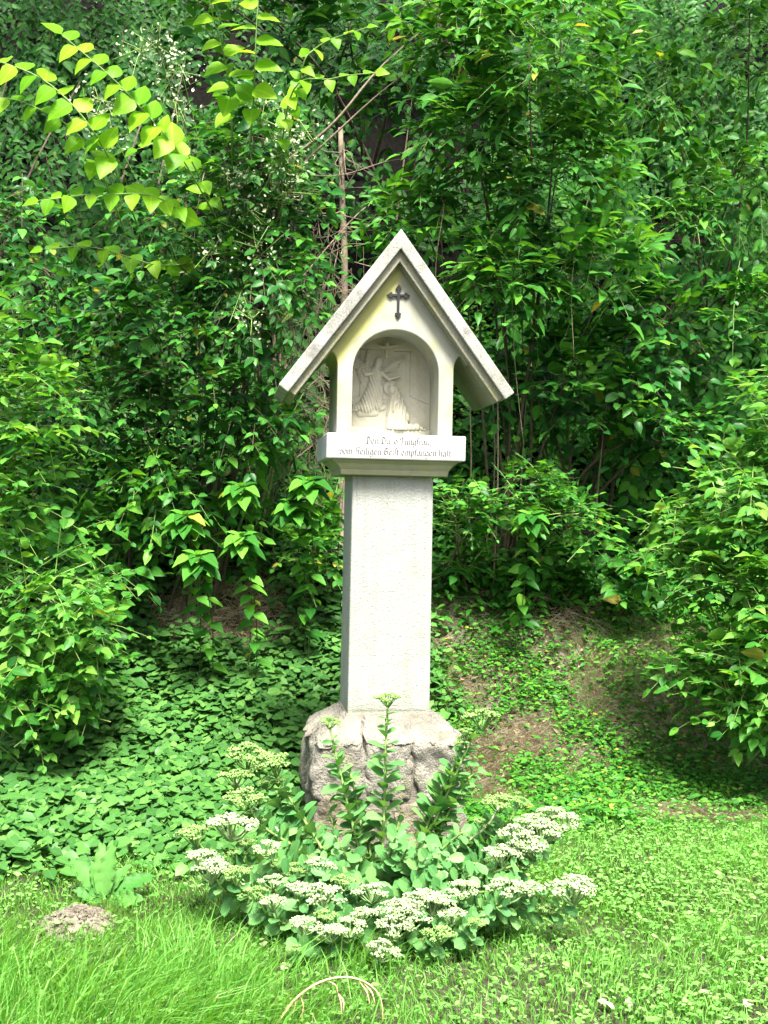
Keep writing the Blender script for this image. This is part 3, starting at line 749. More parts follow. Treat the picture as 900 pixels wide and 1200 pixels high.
# --- bright bush at the left edge
bush('privet_bush', 'bright narrow leaved bush at the end of the left ground cover', 'bush', (-2.1, 6.45),
     [PB(20, 480, 6.1, .4, .4, .45), PB(-40, 600, 6.0, .5, .45, .5), PB(60, 700, 6.0, .42, .42, .42), PB(20, 790, 6.0, .45, .42, .36), PB(-60, 400, 6.1, .45, .45, .5), PB(90, 770, 6.1, .3, .3, .3)],
     'ovate', 'light', 42, .080, 8, (.28, .5), .25, cap=290, stems=6, stem_mat='stem_g', stem_r=.008)
# --- bright mixed bush on the right
bush('maple_bush', 'bright leafy bush standing at the foot of the right bank', 'bush', (2.35, 6.75),
     [PB(865, 570, 6.5, .38, .42, .36), PB(935, 480, 6.5, .38, .42, .42), PB(840, 650, 6.5, .38, .42, .34), PB(920, 690, 6.3, .46, .45, .42), PB(880, 770, 6.3, .38, .4, .30), PB(960, 800, 6.2, .42, .4, .35), PB(790, 610, 6.7, .22, .25, .18), PB(960, 580, 6.4, .45, .4, .5), PB(830, 780, 6.4, .28, .3, .2), PB(880, 815, 6.3, .32, .3, .18), PB(950, 825, 6.2, .4, .3, .2)],
     'ovate', 'light', 40, .082, 8, (.28, .5), .26, cap=300, stems=8, stem_mat='stem_g', stem_r=.009)
# --- yellow-green small-leaved shrubs behind the pillar
bush('barberry_shrub', 'small yellow green shrub behind the pillar under the right eave', 'shrub', (.55, 8.05),
     [PB(540, 590, 7.7, .36, .3, .26), PB(610, 570, 7.7, .36, .3, .26), PB(660, 600, 7.6, .32, .3, .22)],
     'small', 'mid', 46, .06, 9, (.25, .42), .22, cap=200, stems=5, stem_r=.007)
bush('barberry_shrub', 'small yellow green shrub between the earth patch and the pillar', 'shrub', (-.42, 7.75),
     [PB(370, 640, 7.3, .24, .25, .28), PB(385, 580, 7.4, .2, .2, .22)],
     'small', 'mid', 46, .065, 9, (.25, .4), .22, cap=150, stems=4, stem_r=.006, shift=.1)
# --- background thicket high on the bank so no gap opens above
bush('hazel_shrub', 'shaded shrub at the top of the bank above the dead pole', 'shrub', (-.3, 10.9),
     [PB(420, 40, 9.3, .7, .4, .5), PB(300, 20, 9.2, .7, .4, .5), PB(470, 110, 9.4, .5, .35, .4)],
     'ovate', 'dark', 14, .12, 8, (.35, .6), .4, cap=150, stems=5, stem_r=.02)

# --- knotweed: long arching shoots with big two-ranked leaves
def knotweed(label, base, ctrl, leaf, n0, group='arching shoots with large heart shaped leaves', t0=.3, shift=.0, drop=.35):
    n = int(n0 * 1.2); origin = (base[0], base[1], float(ground_h(base[0], base[1])))
    t = thing('knotweed_shoot', label, 'knotweed', origin, 0)
    pts = curve_pts([np.array(origin) - np.array([0, 0, .03])] + ctrl, 40)
    V, F = tube(pts - np.array(origin), np.linspace(.009, .002, len(pts)), 6)
    link(bpy.data.objects.new('stem', tris_mesh('stem', V, F, M['stem_g'])), t)
    seg = np.linalg.norm(np.diff(pts, axis=0), axis=1); s = np.concatenate([[0], np.cumsum(seg)]); s /= s[-1]
    tt = np.linspace(t0, 1, n)
    pos = np.stack([np.interp(tt, s, pts[:, i]) for i in range(3)], 1)
    T = unit(np.stack([np.interp(np.clip(tt + .03, 0, 1.0), s, pts[:, i]) - np.interp(tt - .03, s, pts[:, i]) for i in range(3)], 1))
    side = unit(np.cross(T, np.array([0, -.85, .5]))); sg = np.tile([1, -1], n)[:n][:, None]
    A = T * .45 + side * sg * .9 + np.array([0, 0, -drop]) ; A[-1] = T[-1]
    Nn = np.array([0, -.75, .55]) + rng.normal(0, .22, (n, 3))
    Sc = 1.03 * leaf * np.interp(tt, [t0, .75, 1], [1, .95, .6]) * rng.uniform(.85, 1.1, n)
    add_leaves(t, pos, A, Nn, Sc, 'heart_l', 'lime', 300, shift)
    return t
kb = (-1.5, 7.75)
H1 = [P(300, 520, 7.7), P(280, 330, 7.4)]
knotweed('backlit knotweed shoot reaching up and left, its tip the highest of the left shoots', kb, H1 + [P(225, 205, 6.3), P(150, 110, 5.9), P(72, 40, 5.8)], .18, 17, t0=.80)
knotweed('backlit knotweed shoot rising steeply with round paired leaves above the white blossom', (-1.1, 7.8), [P(310, 500, 7.7), P(290, 260, 7.3), P(297, 120, 6.3), P(302, 10, 6.1), P(312, -60, 6.1)], .175, 13, t0=.80)
knotweed('backlit knotweed shoot with large leaves beside the steep shoot, bending left', (-1.2, 7.8), [P(300, 500, 7.7), P(275, 260, 7.2), P(270, 110, 6.3), P(250, 20, 6.0), P(235, -40, 5.9)], .175, 12, t0=.80)
knotweed('thin knotweed shoot reaching right towards the dead pole with a row of pointed leaves', (-.9, 7.8), [P(330, 480, 7.7), P(325, 280, 7.2), P(340, 115, 6.4), P(390, 92, 6.3), P(440, 85, 6.2)], .12, 11, t0=.78)
knotweed('short knotweed shoot curling over above the row of pointed leaves', (-.95, 7.85), [P(330, 480, 7.8), P(325, 280, 7.3), P(350, 100, 6.4), P(372, 55, 6.3), P(430, 32, 6.2)], .115, 10, t0=.82)
knotweed('level knotweed shoot pointing left across the dark ivy', kb, H1 + [P(200, 240, 6.3), P(120, 228, 6.0), P(45, 235, 5.9)], .14, 16, t0=.76, drop=.15)
knotweed('knotweed shoot with broad leaves entering over the dark ivy near its outer end', (-1.9, 7.7), [P(200, 480, 7.5), P(180, 330, 7.2), P(130, 190, 6.0), P(60, 100, 5.8), P(-30, 62, 5.8)], .17, 15, t0=.78)
knotweed('broad leaved knotweed shoot below the one entering over the dark ivy', (-2.0, 7.6), [P(190, 480, 7.4), P(170, 350, 7.1), P(110, 185, 6.0), P(40, 125, 5.9), P(-30, 110, 5.8)], .15, 10, t0=.80)
knotweed('low knotweed shoot with broad dull leaves beneath the level one', kb, H1 + [P(180, 310, 6.5), P(110, 290, 6.2), P(50, 292, 6.1)], .13, 12, t0=.72, shift=-.25)
knotweed('short backlit knotweed shoot lying against the dark vine shrub', kb, H1 + [P(230, 200, 6.4), P(200, 165, 6.3), P(160, 175, 6.2)], .14, 9, t0=.78)

bush('bramble_bush', 'leafy bramble along the top edge of the bare slope', 'bush', (1.2, 8.35),
     [PB(545, 655, 8.0, .36, .25, .2), PB(640, 650, 8.0, .4, .25, .22), PB(735, 660, 7.8, .4, .3, .25)],
     'ovate', 'mid', 26, .10, 7, (.25, .42), .32, cap=250, stems=5, stem_r=.007)
bush('wayfaring_shrub', 'light green shrub hanging from the bank top beside the tall arching shrub', 'shrub', (2.6, 9.6),
     [PB(760, 90, 8.2, .5, .4, .4), PB(860, 200, 8.2, .5, .4, .4), PB(790, 250, 8.0, .4, .35, .3), PB(880, 40, 8.4, .5, .4, .4), PB(880, 340, 8.0, .4, .35, .3)],
     'ovate', 'mid', 24, .092, 8, (.35, .6), .55, cap=250, stems=5, stem_r=.012)
bush('wayfaring_shrub', 'mid green shrub hanging over the dark ivy at the outer left', 'shrub', (-2.9, 8.6),
     [PB(60, 330, 7.4, .45, .4, .35), PB(20, 240, 7.6, .4, .4, .3), PB(110, 400, 7.2, .4, .35, .3)],
     'ovate', 'dark', 24, .09, 8, (.35, .6), .5, cap=200, stems=4, stem_r=.012)

# --- white blossom of the old-man's-beard on the vine shrub
M['blossom'] = leaf_mat('blossom', [(0, (.45, .55, .30)), (.5, (.65, .70, .48)), (1, (.80, .80, .68))], .4, .6, tcol=(1, 1, .9))
def blossom():
    spots = [(330, 150, 6.75), (345, 185, 6.75), (352, 160, 6.8), (310, 120, 6.7), (335, 225, 6.8), (120, 135, 6.75), (165, 60, 6.6), (185, 55, 6.6), (130, 160, 6.7), (290, 245, 6.65), (300, 290, 6.65), (295, 375, 6.6), (205, 120, 6.6), (212, 80, 6.6), (240, 300, 6.6), (320, 200, 6.7), (280, 210, 6.6), (110, 115, 6.75)]
    origin = (-1.2, 7.5, float(ground_h(-1.2, 7.5)))
    t = thing('clematis_vine', 'climber with loose white blossom below the steep backlit shoots', 'climber', origin)
    O, A = [], []; lines = []
    for px, py, Y in spots:
        c = P(px, py, Y); k = 46
        p = c + rng.normal(0, 1, (k, 3)) * np.array([.075, .06, .07]); O.append(p); A.append(rng.normal(0, 1, (k, 3)))
        lines.append(curve_pts([np.array([-1.2 + rng.uniform(-.1, .1), 7.5, origin[2]]), (c + np.array([-1.2, 7.5, origin[2]])) / 2 + rng.normal(0, .12, 3) + np.array([0, .2, .3]), c], 9))
        for q in range(5): lines.append(np.stack([c, c + rng.normal(0, .07, 3), c + rng.normal(0, .1, 3)]))
    O = np.concatenate(O); A = np.concatenate(A)
    add_leaves(t, O, A, rng.normal(0, 1, O.shape) + np.array([0, -.5, .5]), rng.uniform(.012, .032, len(O)), 'small', 'blossom', 0)
    twig_mesh('climbing_shoot', lines, .004, M['stem_g'], t, origin, 4)
blossom()

# --- balsam plants: whorls of leaves at the shoot tips
def balsam(px, py, Y, label, leaf=.135, k=11, tiers=2):
    Y = Y - (.6 if px < 500 else .2); c = P(px, py, Y); gy = Y + .4
    b = np.array([c[0] + rng.uniform(-.06, .06), gy, float(ground_h(c[0], gy))])
    t = thing('balsam_plant', label, 'plant', tuple(b), 0, 'balsam plants with leaf whorls on the bank')
    stem_obj(t, [b - np.array([0, 0, .03]), (b + c) / 2 + np.array([.03, .08, .05]), c], .0035, .0025, M['stem_d'], tuple(b))
    O, A, Nn, Sc = [], [], [], []
    for tier in range(tiers):
        for i in range(k):
            a = i / k * 2 * math.pi + tier * .3 + rng.uniform(-.2, .2)
            inner = i % 3 == 0
            A.append((math.cos(a), math.sin(a), (-.25 if not inner else .5) - .15 * tier)); O.append(c - np.array([0, 0, .05 * tier + .0 * i]) + np.array([math.cos(a), math.sin(a), 0]) * .012)
            Nn.append((.2 * math.cos(a), .2 * math.sin(a) - .35, 1)); Sc.append(leaf * (.55 if inner else rng.uniform(.85, 1.15)))
    for q in range(12):
        f = .25 + .65 * q / 12; p = b + (c - b) * f + np.array([.02, .05, .03]) * math.sin(f * 3); a = q * 2.4
        O.append(p); A.append((math.cos(a), math.sin(a), -.3)); Nn.append((0, -.5, 1)); Sc.append(leaf * .8)
    add_leaves(t, np.array(O), np.array(A), np.array(Nn), np.array(Sc), 'ovate', 'mid', 300, .12)
for px, py, Y, lb in ((232, 650, 7.0, 'balsam plant with a leaf whorl low over the bare earth patch'), (283, 628, 7.0, 'balsam plant with wide leaf whorl above the bare earth patch'),
                      (217, 603, 7.1, 'balsam plant with pale whorl centre beside the dark low bush'), (283, 570, 7.2, 'balsam plant with large whorl under the left eave'),
                      (362, 563, 7.3, 'balsam plant with leaf whorl beside the sill end'), (345, 590, 7.35, 'smaller balsam plant below the whorl beside the sill'),
                      (622, 603, 7.4, 'light green balsam plant standing before the yellow green shrub')):
    balsam(px, py, Y, lb, .15 if px != 735 else .19)

# --- thin pale vines trailing through the thicket
M['vine'] = plain_mat('pale_vine', (.16, .13, .08), (.30, .25, .16), 20, .8, .2)
def trailing(owner, spots):
    org = np.array(owner.location)
    for px, py0, py1, Y in spots:
        a, b = P(px, py0, Y), P(px + rng.uniform(-25, 25), py1, Y + rng.uniform(-.05, .1))
        m = (a + b) / 2 + np.array([rng.uniform(-.08, .08), rng.uniform(-.06, 0), 0]); up = a + np.array([rng.uniform(-.1, .1), .45, .12])
        V, F = tube(curve_pts([up, a, m, b], 18) - org, [.003, .0018], 5)
        link(bpy.data.objects.new('vine', tris_mesh('vine', V, F, M['vine'])), owner)
things_by = lambda s_: next(o for o in C.objects if o.get('label', '').startswith(s_))
trailing(things_by('tall light green shrub'), [(520, 240, 410, 7.6), (600, 330, 520, 7.5), (690, 230, 420, 7.35)])
trailing(things_by('big dark shrub hung'), [(240, 200, 390, 6.8), (335, 190, 330, 7.0)])

# --- dead pole, dry branches
def dead_wood():
    b = P(404, 420, 8.0); b[2] = float(ground_h(b[0], b[1])) - .05
    t = thing('dead_trunk', 'bare dead pole standing in the dark hollow left of the gable', 'dead tree', tuple(b))
    V, F = tube(curve_pts([b * 0, P(404, 340, 8.0) - b, P(401, 230, 8.0) - b, P(399, 150, 8.0) - b], 14), [.028, .018], 8)
    link(bpy.data.objects.new('trunk', tris_mesh('trunk', V, F, M['dead'])), t)
    for i in range(26):
        s = P(400 + rng.uniform(-3, 3), rng.uniform(165, 400), 7.97) - b
        e = s + np.array([rng.uniform(-.28, .28), rng.uniform(-.25, .05), rng.uniform(-.35, .2)])
        V, F = tube(curve_pts([s, (s + e) / 2 + rng.normal(0, .05, 3), e], 7), np.linspace(.005, .0015, 6), 4)
        link(bpy.data.objects.new('twig', tris_mesh('twig', V, F, M['dead'])), t)
    # long dry branches leaning across the hollow
    for lb, pts, r in (('long dry branch slanting across the hollow up to the right', [(300, 215, 7.9), (385, 150, 7.7), (450, 75, 7.7), (545, -5, 7.9)], .013),
                       ('thin dry branch slanting behind the dead pole with dangling twigs', [(352, 195, 7.8), (400, 150, 7.75), (450, 105, 7.8), (510, 60, 8.0)], .009),
                       ('thin dry runner lying level across the dead pole', [(350, 205, 7.9), (400, 205, 7.85), (450, 190, 7.9), (480, 185, 8.0)], .005),
                       ('dry leaning stem passing under the roof apex level', [(300, 395, 7.4), (350, 330, 7.6), (420, 250, 7.9), (470, 215, 8.2)], .007)):
        q = [P(*p) for p in pts]; o0 = q[0]
        V, F = tube(curve_pts(q, 16) - o0, np.linspace(r, r * .4, len(curve_pts(q, 16))), 6)
        # foot: run the branch back into the bank so that it is rooted
        gx, gy = q[-1][0] + .2, 9.6
        ext = curve_pts([q[-1], np.array([gx, gy, max(float(ground_h(gx, gy)), 2.5)])], 5) - o0
        V2, F2 = tube(ext, r * .5, 5); V, F = merge([(V, F), (V2, F2)])
        o = link(bpy.data.objects.new('dry_branch', tris_mesh('dry_branch', V, F, M['dead'])))
        o.location = tuple(o0); o['label'] = lb; o['category'] = 'branch'
    # tangle of dry stems
    lines = []
    for i in range(170):
        if i < 110: s = P(rng.uniform(330, 420), rng.uniform(250, 520), rng.uniform(7.2, 7.8))
        else: s = P(rng.uniform(330, 400), rng.uniform(420, 540), rng.uniform(7.0, 7.6))
        e = s + np.array([rng.uniform(-.4, .4), rng.uniform(-.1, .2), rng.uniform(-.7, .1)])
        lines.append(curve_pts([s, (s + e) / 2 + rng.normal(0, .09, 3), e], 7))
    for i in range(12):     # rooted stems that carry the tangle
        s = P(rng.uniform(320, 430), rng.uniform(260, 420), 7.6); g = np.array([s[0] + rng.uniform(-.2, .2), 7.7, 0]); g[2] = float(ground_h(g[0], g[1])) - .03
        lines.append(curve_pts([g, (s + g) / 2 + rng.normal(0, .08, 3), s], 9))
    o = twig_mesh('dry_stem_tangle', lines, .0035, M['dead'], None, (0, 0, 0), 4)
    o['label'] = 'tangle of dry brown stems behind the left roof slope'; o['category'] = 'dry stems'
dead_wood()
# bare upright canes right of the niche
for i, (px, py0, py1, Y) in enumerate(((548, 600, 440, 7.8), (566, 600, 420, 7.9), (583, 600, 440, 7.75), (608, 600, 430, 7.9), (700, 600, 470, 7.9), (594, 600, 330, 8.0))):
    top = P(px + rng.uniform(-6, 22), py1, Y); b = P(px, py0, Y); b[1] = Y + .25; b[2] = float(ground_h(b[0], b[1]))
    V, F = tube(curve_pts([b * 0 - np.array([0, 0, .04]), (top - b) * .5 + rng.normal(0, .05, 3), top - b], 10), np.linspace(.008, .004, 10), 6)
    o = link(bpy.data.objects.new('bare_cane', tris_mesh('bare_cane', V, F, M['dead']))); o.location = tuple(b)
    o['label'] = 'thin bare upright cane in the thicket right of the shrine'; o['category'] = 'cane'; o['group'] = 'bare canes right of the shrine'

# ================================================================== ground cover, lawn, litter (nobody could count these)
def scatter(n, x_rng, y_rng, dens):
    x = rng.uniform(*x_rng, n); y = rng.uniform(*y_rng, n); k = rng.random(n) < dens(x, y); return x[k], y[k]
def gz(x, y): return ground_h(x, y)
def stuff_leaves(name, label, cat):
    o = bpy.data.objects.new(name, None); return (name, label, cat)

def lawn_edge(x): return 4.62 + .85 * sm(-1.5, -.3, x) + 1.0 * sm(.1, 1.3, x) + .18 * nz(x, x * 0, 2.0, 9)     # y where lawn gives way to cover

def plinth_clear(x, y): return (np.abs(x) > .36) | (np.abs(y - 5.5) > .36)

# left ground cover and the leafy cover higher up
x, y = scatter(104000, (-3.8, .6), (4.2, 8.8), lambda x, y: np.clip((y - lawn_edge(x) + .38 * nz(x, y, 2.6, 6) + .15 * nz(x, y, 8, 2)) * 1.3 + .15, 0, 1) * sm(.55, .1, x + .12 * nz(x, y, 3, 2)) *
               (1 - .97 * sm(.9, .55, np.hypot((x + 1.05 - .06 * nz(x, y, 5, 1)) / .62, (y - 7.45) / .42))) * plinth_clear(x, y) * np.where(y > 7.3, .55, 1))
h = gz(x, y) + rng.uniform(.03, .20, len(x)) * (.35 + .65 * sm(0, .9, y - lawn_edge(x))) + .05 * nz(x, y, 4, 7)
a = rng.uniform(0, 2 * math.pi, len(x))
COVER1 = dict(O=np.stack([x, y, h], 1), A=np.stack([np.cos(a), np.sin(a) * .8 - .25, rng.normal(-.18, .18, len(x))], 1),
              N=np.stack([rng.normal(0, .28, len(x)), rng.normal(-.42, .25, len(x)), np.ones(len(x))], 1), S=rng.uniform(.034, .074, len(x)) * (1 + .35 * (rng.random(len(x)) < .12)))
add_leaves(('ground_cover', 'dense heart leaved ground cover left of the plinth', 'ground cover'), COVER1['O'], COVER1['A'], COVER1['N'], COVER1['S'], 'heart_s', 'cover', 0)
# leafy cover on the upper right bank
x, y = scatter(40000, (.0, 5.0), (7.3, 10.0), lambda x, y: sm(7.72, 8.1, y + .16 * nz(x, y, 2.6, 4)) * np.where(y > 8.8, .5, .8))
h = gz(x, y) + rng.uniform(.03, .24, len(x)); a = rng.uniform(0, 2 * math.pi, len(x))
add_leaves(('bank_cover', 'low leafy plants covering the top of the bare slope right of the pillar', 'ground cover'), np.stack([x, y, h], 1),
           np.stack([np.cos(a), np.sin(a) - .4, rng.normal(-.3, .2, len(x))], 1), np.stack([rng.normal(0, .3, len(x)), rng.normal(-.6, .25, len(x)), np.ones(len(x))], 1), rng.uniform(.04, .095, len(x)), 'ovate', 'mid', 0, .0)
# sparse weeds on the trodden slope
def weed_d(x, y):
    d = sm(-.32, .45, nz(x, y, 1.9, 6) + .5 * nz(x, y, 5.0, 2)) * sm(.05, .5, x) * .8 + .06 + .75 * sm(1.25, 1.7, x + .12 * nz(x, y, 3, 3)) * sm(6.1, 6.5, y) * sm(8.0, 7.2, y)
    return d * plinth_clear(x, y)
x, y = scatter(62000, (.2, 4.5), (5.6, 8.1), weed_d)
h = gz(x, y) + rng.uniform(.005, .09, len(x)); a = rng.uniform(0, 2 * math.pi, len(x))
add_leaves(('slope_weed', 'patches of small weeds on the bare slope right of the plinth', 'weeds'), np.stack([x, y, h], 1), np.stack([np.cos(a), np.sin(a), rng.normal(.1, .25, len(x))], 1),
           np.stack([rng.normal(0, .35, len(x)), rng.normal(-.3, .3, len(x)), np.ones(len(x))], 1), rng.uniform(.014, .052, len(x)), 'ovate', 'mid', 0, .08)
# clover and small herbs in the lawn
def clover_d(x, y):
    r = sm(.15, .8, x) * .75 + .45
    return r * np.clip((lawn_edge(x) + .5 - y) * 3, 0.03, 1) * (.55 + .45 * nz(x, y, 2.2, 3)) * plinth_clear(x, y)
x, y = scatter(88000, (-2.6, 3.4), (2.7, 7.0), clover_d)
h = gz(x, y) + rng.uniform(.012, .055, len(x)); a = rng.uniform(0, 2 * math.pi, len(x))
add_leaves(('lawn_herb', 'clover and small herbs in the sunny lawn right of the stonecrop', 'herbs'), np.stack([x, y, h], 1), np.stack([np.cos(a), np.sin(a), rng.normal(.05, .2, len(x))], 1),
           np.stack([rng.normal(0, .3, len(x)), rng.normal(-.15, .3, len(x)), np.ones(len(x))], 1), rng.uniform(.010, .026, len(x)) * (1 + .7 * (rng.random(len(x)) < .1)), 'small', 'clover', 0)

def blades(n, x, y, hgt, wid, lean_v, mat, name, label, cat, flop=.5):
    n = len(x); z = gz(x, y) - .01
    a = rng.uniform(0, 2 * math.pi, n); side = np.stack([np.cos(a), np.sin(a), np.zeros(n)], 1)
    ln = np.stack([rng.normal(0, 1, n), rng.normal(0, 1, n), np.zeros(n)], 1) * flop + lean_v
    b = np.stack([x, y, z], 1); H = hgt[:, None]
    p1 = b + np.array([0, 0, .55]) * H + ln * H * .28
    p2 = b + np.array([0, 0, .85]) * H + ln * H * .75
    p2[:, 2] = np.maximum(p2[:, 2], z + .012)
    w = wid[:, None] * side
    V = np.stack([b - w, b + w, p1 - w * .8, p1 + w * .8, p2], 1).reshape(-1, 3)
    o = np.arange(n) * 5; F = np.concatenate([np.stack([o + i, o + j, o + k], 1) for i, j, k in ((0, 1, 3), (0, 3, 2), (2, 3, 4))])
    ob = link(bpy.data.objects.new(name, tris_mesh(name, V, F, M[mat], np.repeat(rng.beta(2, 2.2, n), 5))))
    ob['kind'] = 'stuff'; ob['label'] = label; ob['category'] = cat
x, y = scatter(175000, (-2.6, 3.4), (2.7, 6.8), lambda x, y: np.clip((lawn_edge(x) + .45 - y) * 2.5, .04, 1) * 1.0 * plinth_clear(x, y))
g = sm(1.0, -1.5, x) * .6 + .4
left = sm(.3, -.4, x) * sm(4.6, 3.7, y)
hg = rng.uniform(.03, .085, len(x)) * (1 + .5 * (rng.random(len(x)) < .15)) * (.75 + .55 * left + .5 * np.clip(nz(x, y, 2.4, 8), 0, 1))
lv = np.stack([.75 * left + .5 * nz(x, y, 1.3, 4), -.25 - .3 * left + .4 * nz(x, y, 1.6, 5), 0 * x], 1)
blades(0, x, y, hg, rng.uniform(.0013, .0028, len(x)), lv, 'grass', 'lawn_grass', 'short green lawn grass around the stonecrop', 'grass', .55)
# long combed tufts in the left foreground
x, y = scatter(9000, (-2.2, .1), (2.9, 4.05), lambda x, y: sm(-.15, .35, nz(x, y, 2.2, 2)) * .9 + .05)
lv = np.stack([.5 + .9 * nz(x, y, 2.6, 1), -.35 + .8 * nz(x, y, 2.9, 3), 0 * x], 1)
blades(0, x, y, rng.uniform(.10, .22, len(x)), rng.uniform(.0018, .0034, len(x)), lv, 'grass', 'long_grass', 'long combed grass tufts in front of the molehill', 'grass', .5)
# grass on the slope and round the foot of the plinth
x, y = scatter(52000, (-.6, 4.2), (5.0, 8.3), lambda x, y: plinth_clear(x, y) * sm(-.2, .5, nz(x, y, 2.3, 11)) * .8)
blades(0, x, y, rng.uniform(.04, .13, len(x)), rng.uniform(.0013, .0026, len(x)), np.stack([0 * x, -.5 + 0 * x, 0 * x], 1), 'grass', 'slope_grass', 'thin grass tufts on the trodden slope', 'grass', .6)
# dry straw on the bank
def straw(n, x, y, name, label):
    n = len(x); a = rng.uniform(0, 2 * math.pi, n); l = rng.uniform(.03, .16, n)
    d = np.stack([np.cos(a) * l, np.sin(a) * l], 1) / 2
    z0 = gz(x - d[:, 0], y - d[:, 1]) + rng.uniform(.004, .03, n); z1 = gz(x + d[:, 0], y + d[:, 1]) + rng.uniform(.004, .05, n)
    p0 = np.stack([x - d[:, 0], y - d[:, 1], z0], 1); p1 = np.stack([x + d[:, 0], y + d[:, 1], z1], 1)
    w = np.array([0, -.4, 1.0]) * rng.uniform(.0016, .0048, n)[:, None]
    V = np.stack([p0 - w, p0 + w, p1 + w, p1 - w], 1).reshape(-1, 3); o = np.arange(n) * 4
    F = np.concatenate([np.stack([o, o + 1, o + 2], 1), np.stack([o, o + 2, o + 3], 1)])
    ob = link(bpy.data.objects.new(name, tris_mesh(name, V, F, M['straw'], np.repeat(rng.random(n), 4)))); ob['kind'] = 'stuff'; ob['label'] = label; ob['category'] = 'straw'
x, y = scatter(70000, (.1, 3.6), (5.9, 8.4), lambda x, y: .25 + .75 * sm(0, .5, -nz(x, y, 1.9, 6)))
straw(0, x, y, 'dry_litter', 'dry straw and cuttings lying on the bare slope')
M['litter'] = leaf_mat('dead_leaf', [(0, (.10, .065, .035)), (.5, (.20, .14, .085)), (1, (.34, .27, .18))], .1, .7, tcol=(1, .8, .6))
x, y = scatter(9000, (-2.0, 3.6), (5.9, 8.3), lambda x, y: np.where(x > .15, .6, sm(1.3, .6, np.hypot((x + 1.05) / .62, (y - 7.45) / .42))) * plinth_clear(x, y))
a_ = rng.uniform(0, 2 * math.pi, len(x))
add_leaves(('leaf_litter', 'brown dead leaves scattered on the bare slope', 'leaf litter'), np.stack([x, y, gz(x, y) + rng.uniform(.006, .03, len(x))], 1), np.stack([np.cos(a_), np.sin(a_), rng.normal(.1, .3, len(x))], 1),
           np.stack([rng.normal(0, .4, len(x)), rng.normal(-.4, .4, len(x)), np.ones(len(x))], 1), rng.uniform(.018, .055, len(x)), 'ovate', 'litter')
x, y = scatter(7000, (-2.0, -.3), (6.9, 8.1), lambda x, y: sm(1.3, .6, np.hypot((x + 1.05) / .62, (y - 7.45) / .42)))
straw(0, x, y, 'dry_litter', 'dry stalks on the dark earth patch under the left bushes')

# ================================================================== stonecrop clump in front of the plinth
M['flower'] = leaf_mat('stonecrop_flower', [(0, (.19, .31, .11)), (.5, (.34, .45, .22)), (.9, (.50, .57, .35)), (1, (.40, .34, .2))], .2, .7, tcol=(1, 1, .8))
M['flower_green'] = leaf_mat('stonecrop_bud', [(0, (.12, .26, .06)), (.5, (.21, .36, .10)), (1, (.33, .47, .17))], .25, .7, tcol=(1, 1, .7))
def head_mesh(seed, mat, nb=300):
    """flat-topped cluster of small buds on forked stalks, unit radius"""
    r = np.random.default_rng(seed)
    bm = bmesh.new(); bmesh.ops.create_icosphere(bm, subdivisions=1, radius=1.0)
    iv = np.array([v.co[:] for v in bm.verts]); fi = np.array([[v.index for v in f.verts] for f in bm.faces]); bm.free()
    nsub = 11; cs = []
    for i in range(nsub):
        a = i / (nsub - 1) * 2 * math.pi + r.uniform(-.3, .3); q = 0 if i == 0 else r.uniform(.35, .78)
        cs.append((q * math.cos(a), q * math.sin(a), .46 - .62 * q * q + r.uniform(-.07, .07)))
    parts = []; rn = []
    for i in range(nb):
        c = np.array(cs[i % nsub]); d = unit(r.normal(0, 1, 3)); d[2] = abs(d[2]) * .8 - .12
        s = r.uniform(.034, .060)
        V = iv * np.array([1, 1, 1.15]) * s * (1 + r.normal(0, .12, iv.shape)) + c + d * r.uniform(.14, .33) * np.array([1, 1, .75])
        parts.append((V, fi)); rn.append(np.full(len(V), np.clip(.35 + .5 * d[2] + r.uniform(-.2, .3), 0, 1)))
    for c in cs:
        V, F = tube(np.array([[0, 0, -.45], [c[0] * .5, c[1] * .5, c[2] - .35], [c[0], c[1], c[2] + .05]]), [.05, .04, .03], 4, False)
        parts.append((V, F)); rn.append(np.full(len(V), .1))
    V, F = merge(parts); return tris_mesh('flower_head', V, F, mat, np.concatenate(rn))
HEADS = [head_mesh(i, M['flower']) for i in range(5)]; HEADS_G = [head_mesh(20 + i, M['flower_green']) for i in range(3)]

HEAD_PX = [  # photo pixel of each flower head, its width in px, 1 = greenish
 (455, 822, 27, 1), (386, 848, 22, 1), (564, 845, 40, 1), (545, 868, 20, 1),
 (292, 889, 46, 1), (276, 914, 36, 1), (322, 900, 42, 1), (289, 939, 40, 1), (271, 971, 52, 0), (229, 982, 40, 1), (236, 1011, 40, 0), (249, 1024, 42, 0), (276, 1028, 34, 1),
 (314, 996, 28, 0), (374, 1017, 32, 0), (319, 1035, 26, 0), (301, 1049, 28, 1), (350, 1046, 30, 0), (319, 1059, 28, 0), (378, 1054, 44, 0), (356, 1088, 34, 0), (381, 1077, 26, 1), (389, 1096, 30, 0),
 (410, 1089, 36, 0), (425, 1074, 28, 0), (436, 1049, 36, 0), (447, 1117, 38, 0), (344, 1114, 18, 1), (344, 1020, 24, 1), (402, 1035, 26, 1),
 (585, 944, 34, 1), (610, 942, 22, 1), (644, 956, 30, 0), (660, 966, 36, 0), (625, 967, 34, 0), (633, 980, 40, 0), (603, 984, 42, 0), (624, 998, 36, 0), (588, 1004, 42, 0),
 (596, 1047, 44, 0), (619, 1045, 30, 0), (673, 1047, 52, 0), (507, 1062, 44, 0), (543, 1045, 34, 0), (465, 1071, 44, 0), (493, 1058, 40, 0), (459, 1090, 40, 0), (515, 1099, 34, 1), (558, 1085, 22, 1), (480, 1080, 40, 0), (530, 1075, 28, 0)]
CROWN = np.array([-.01, 4.62, 0.0])
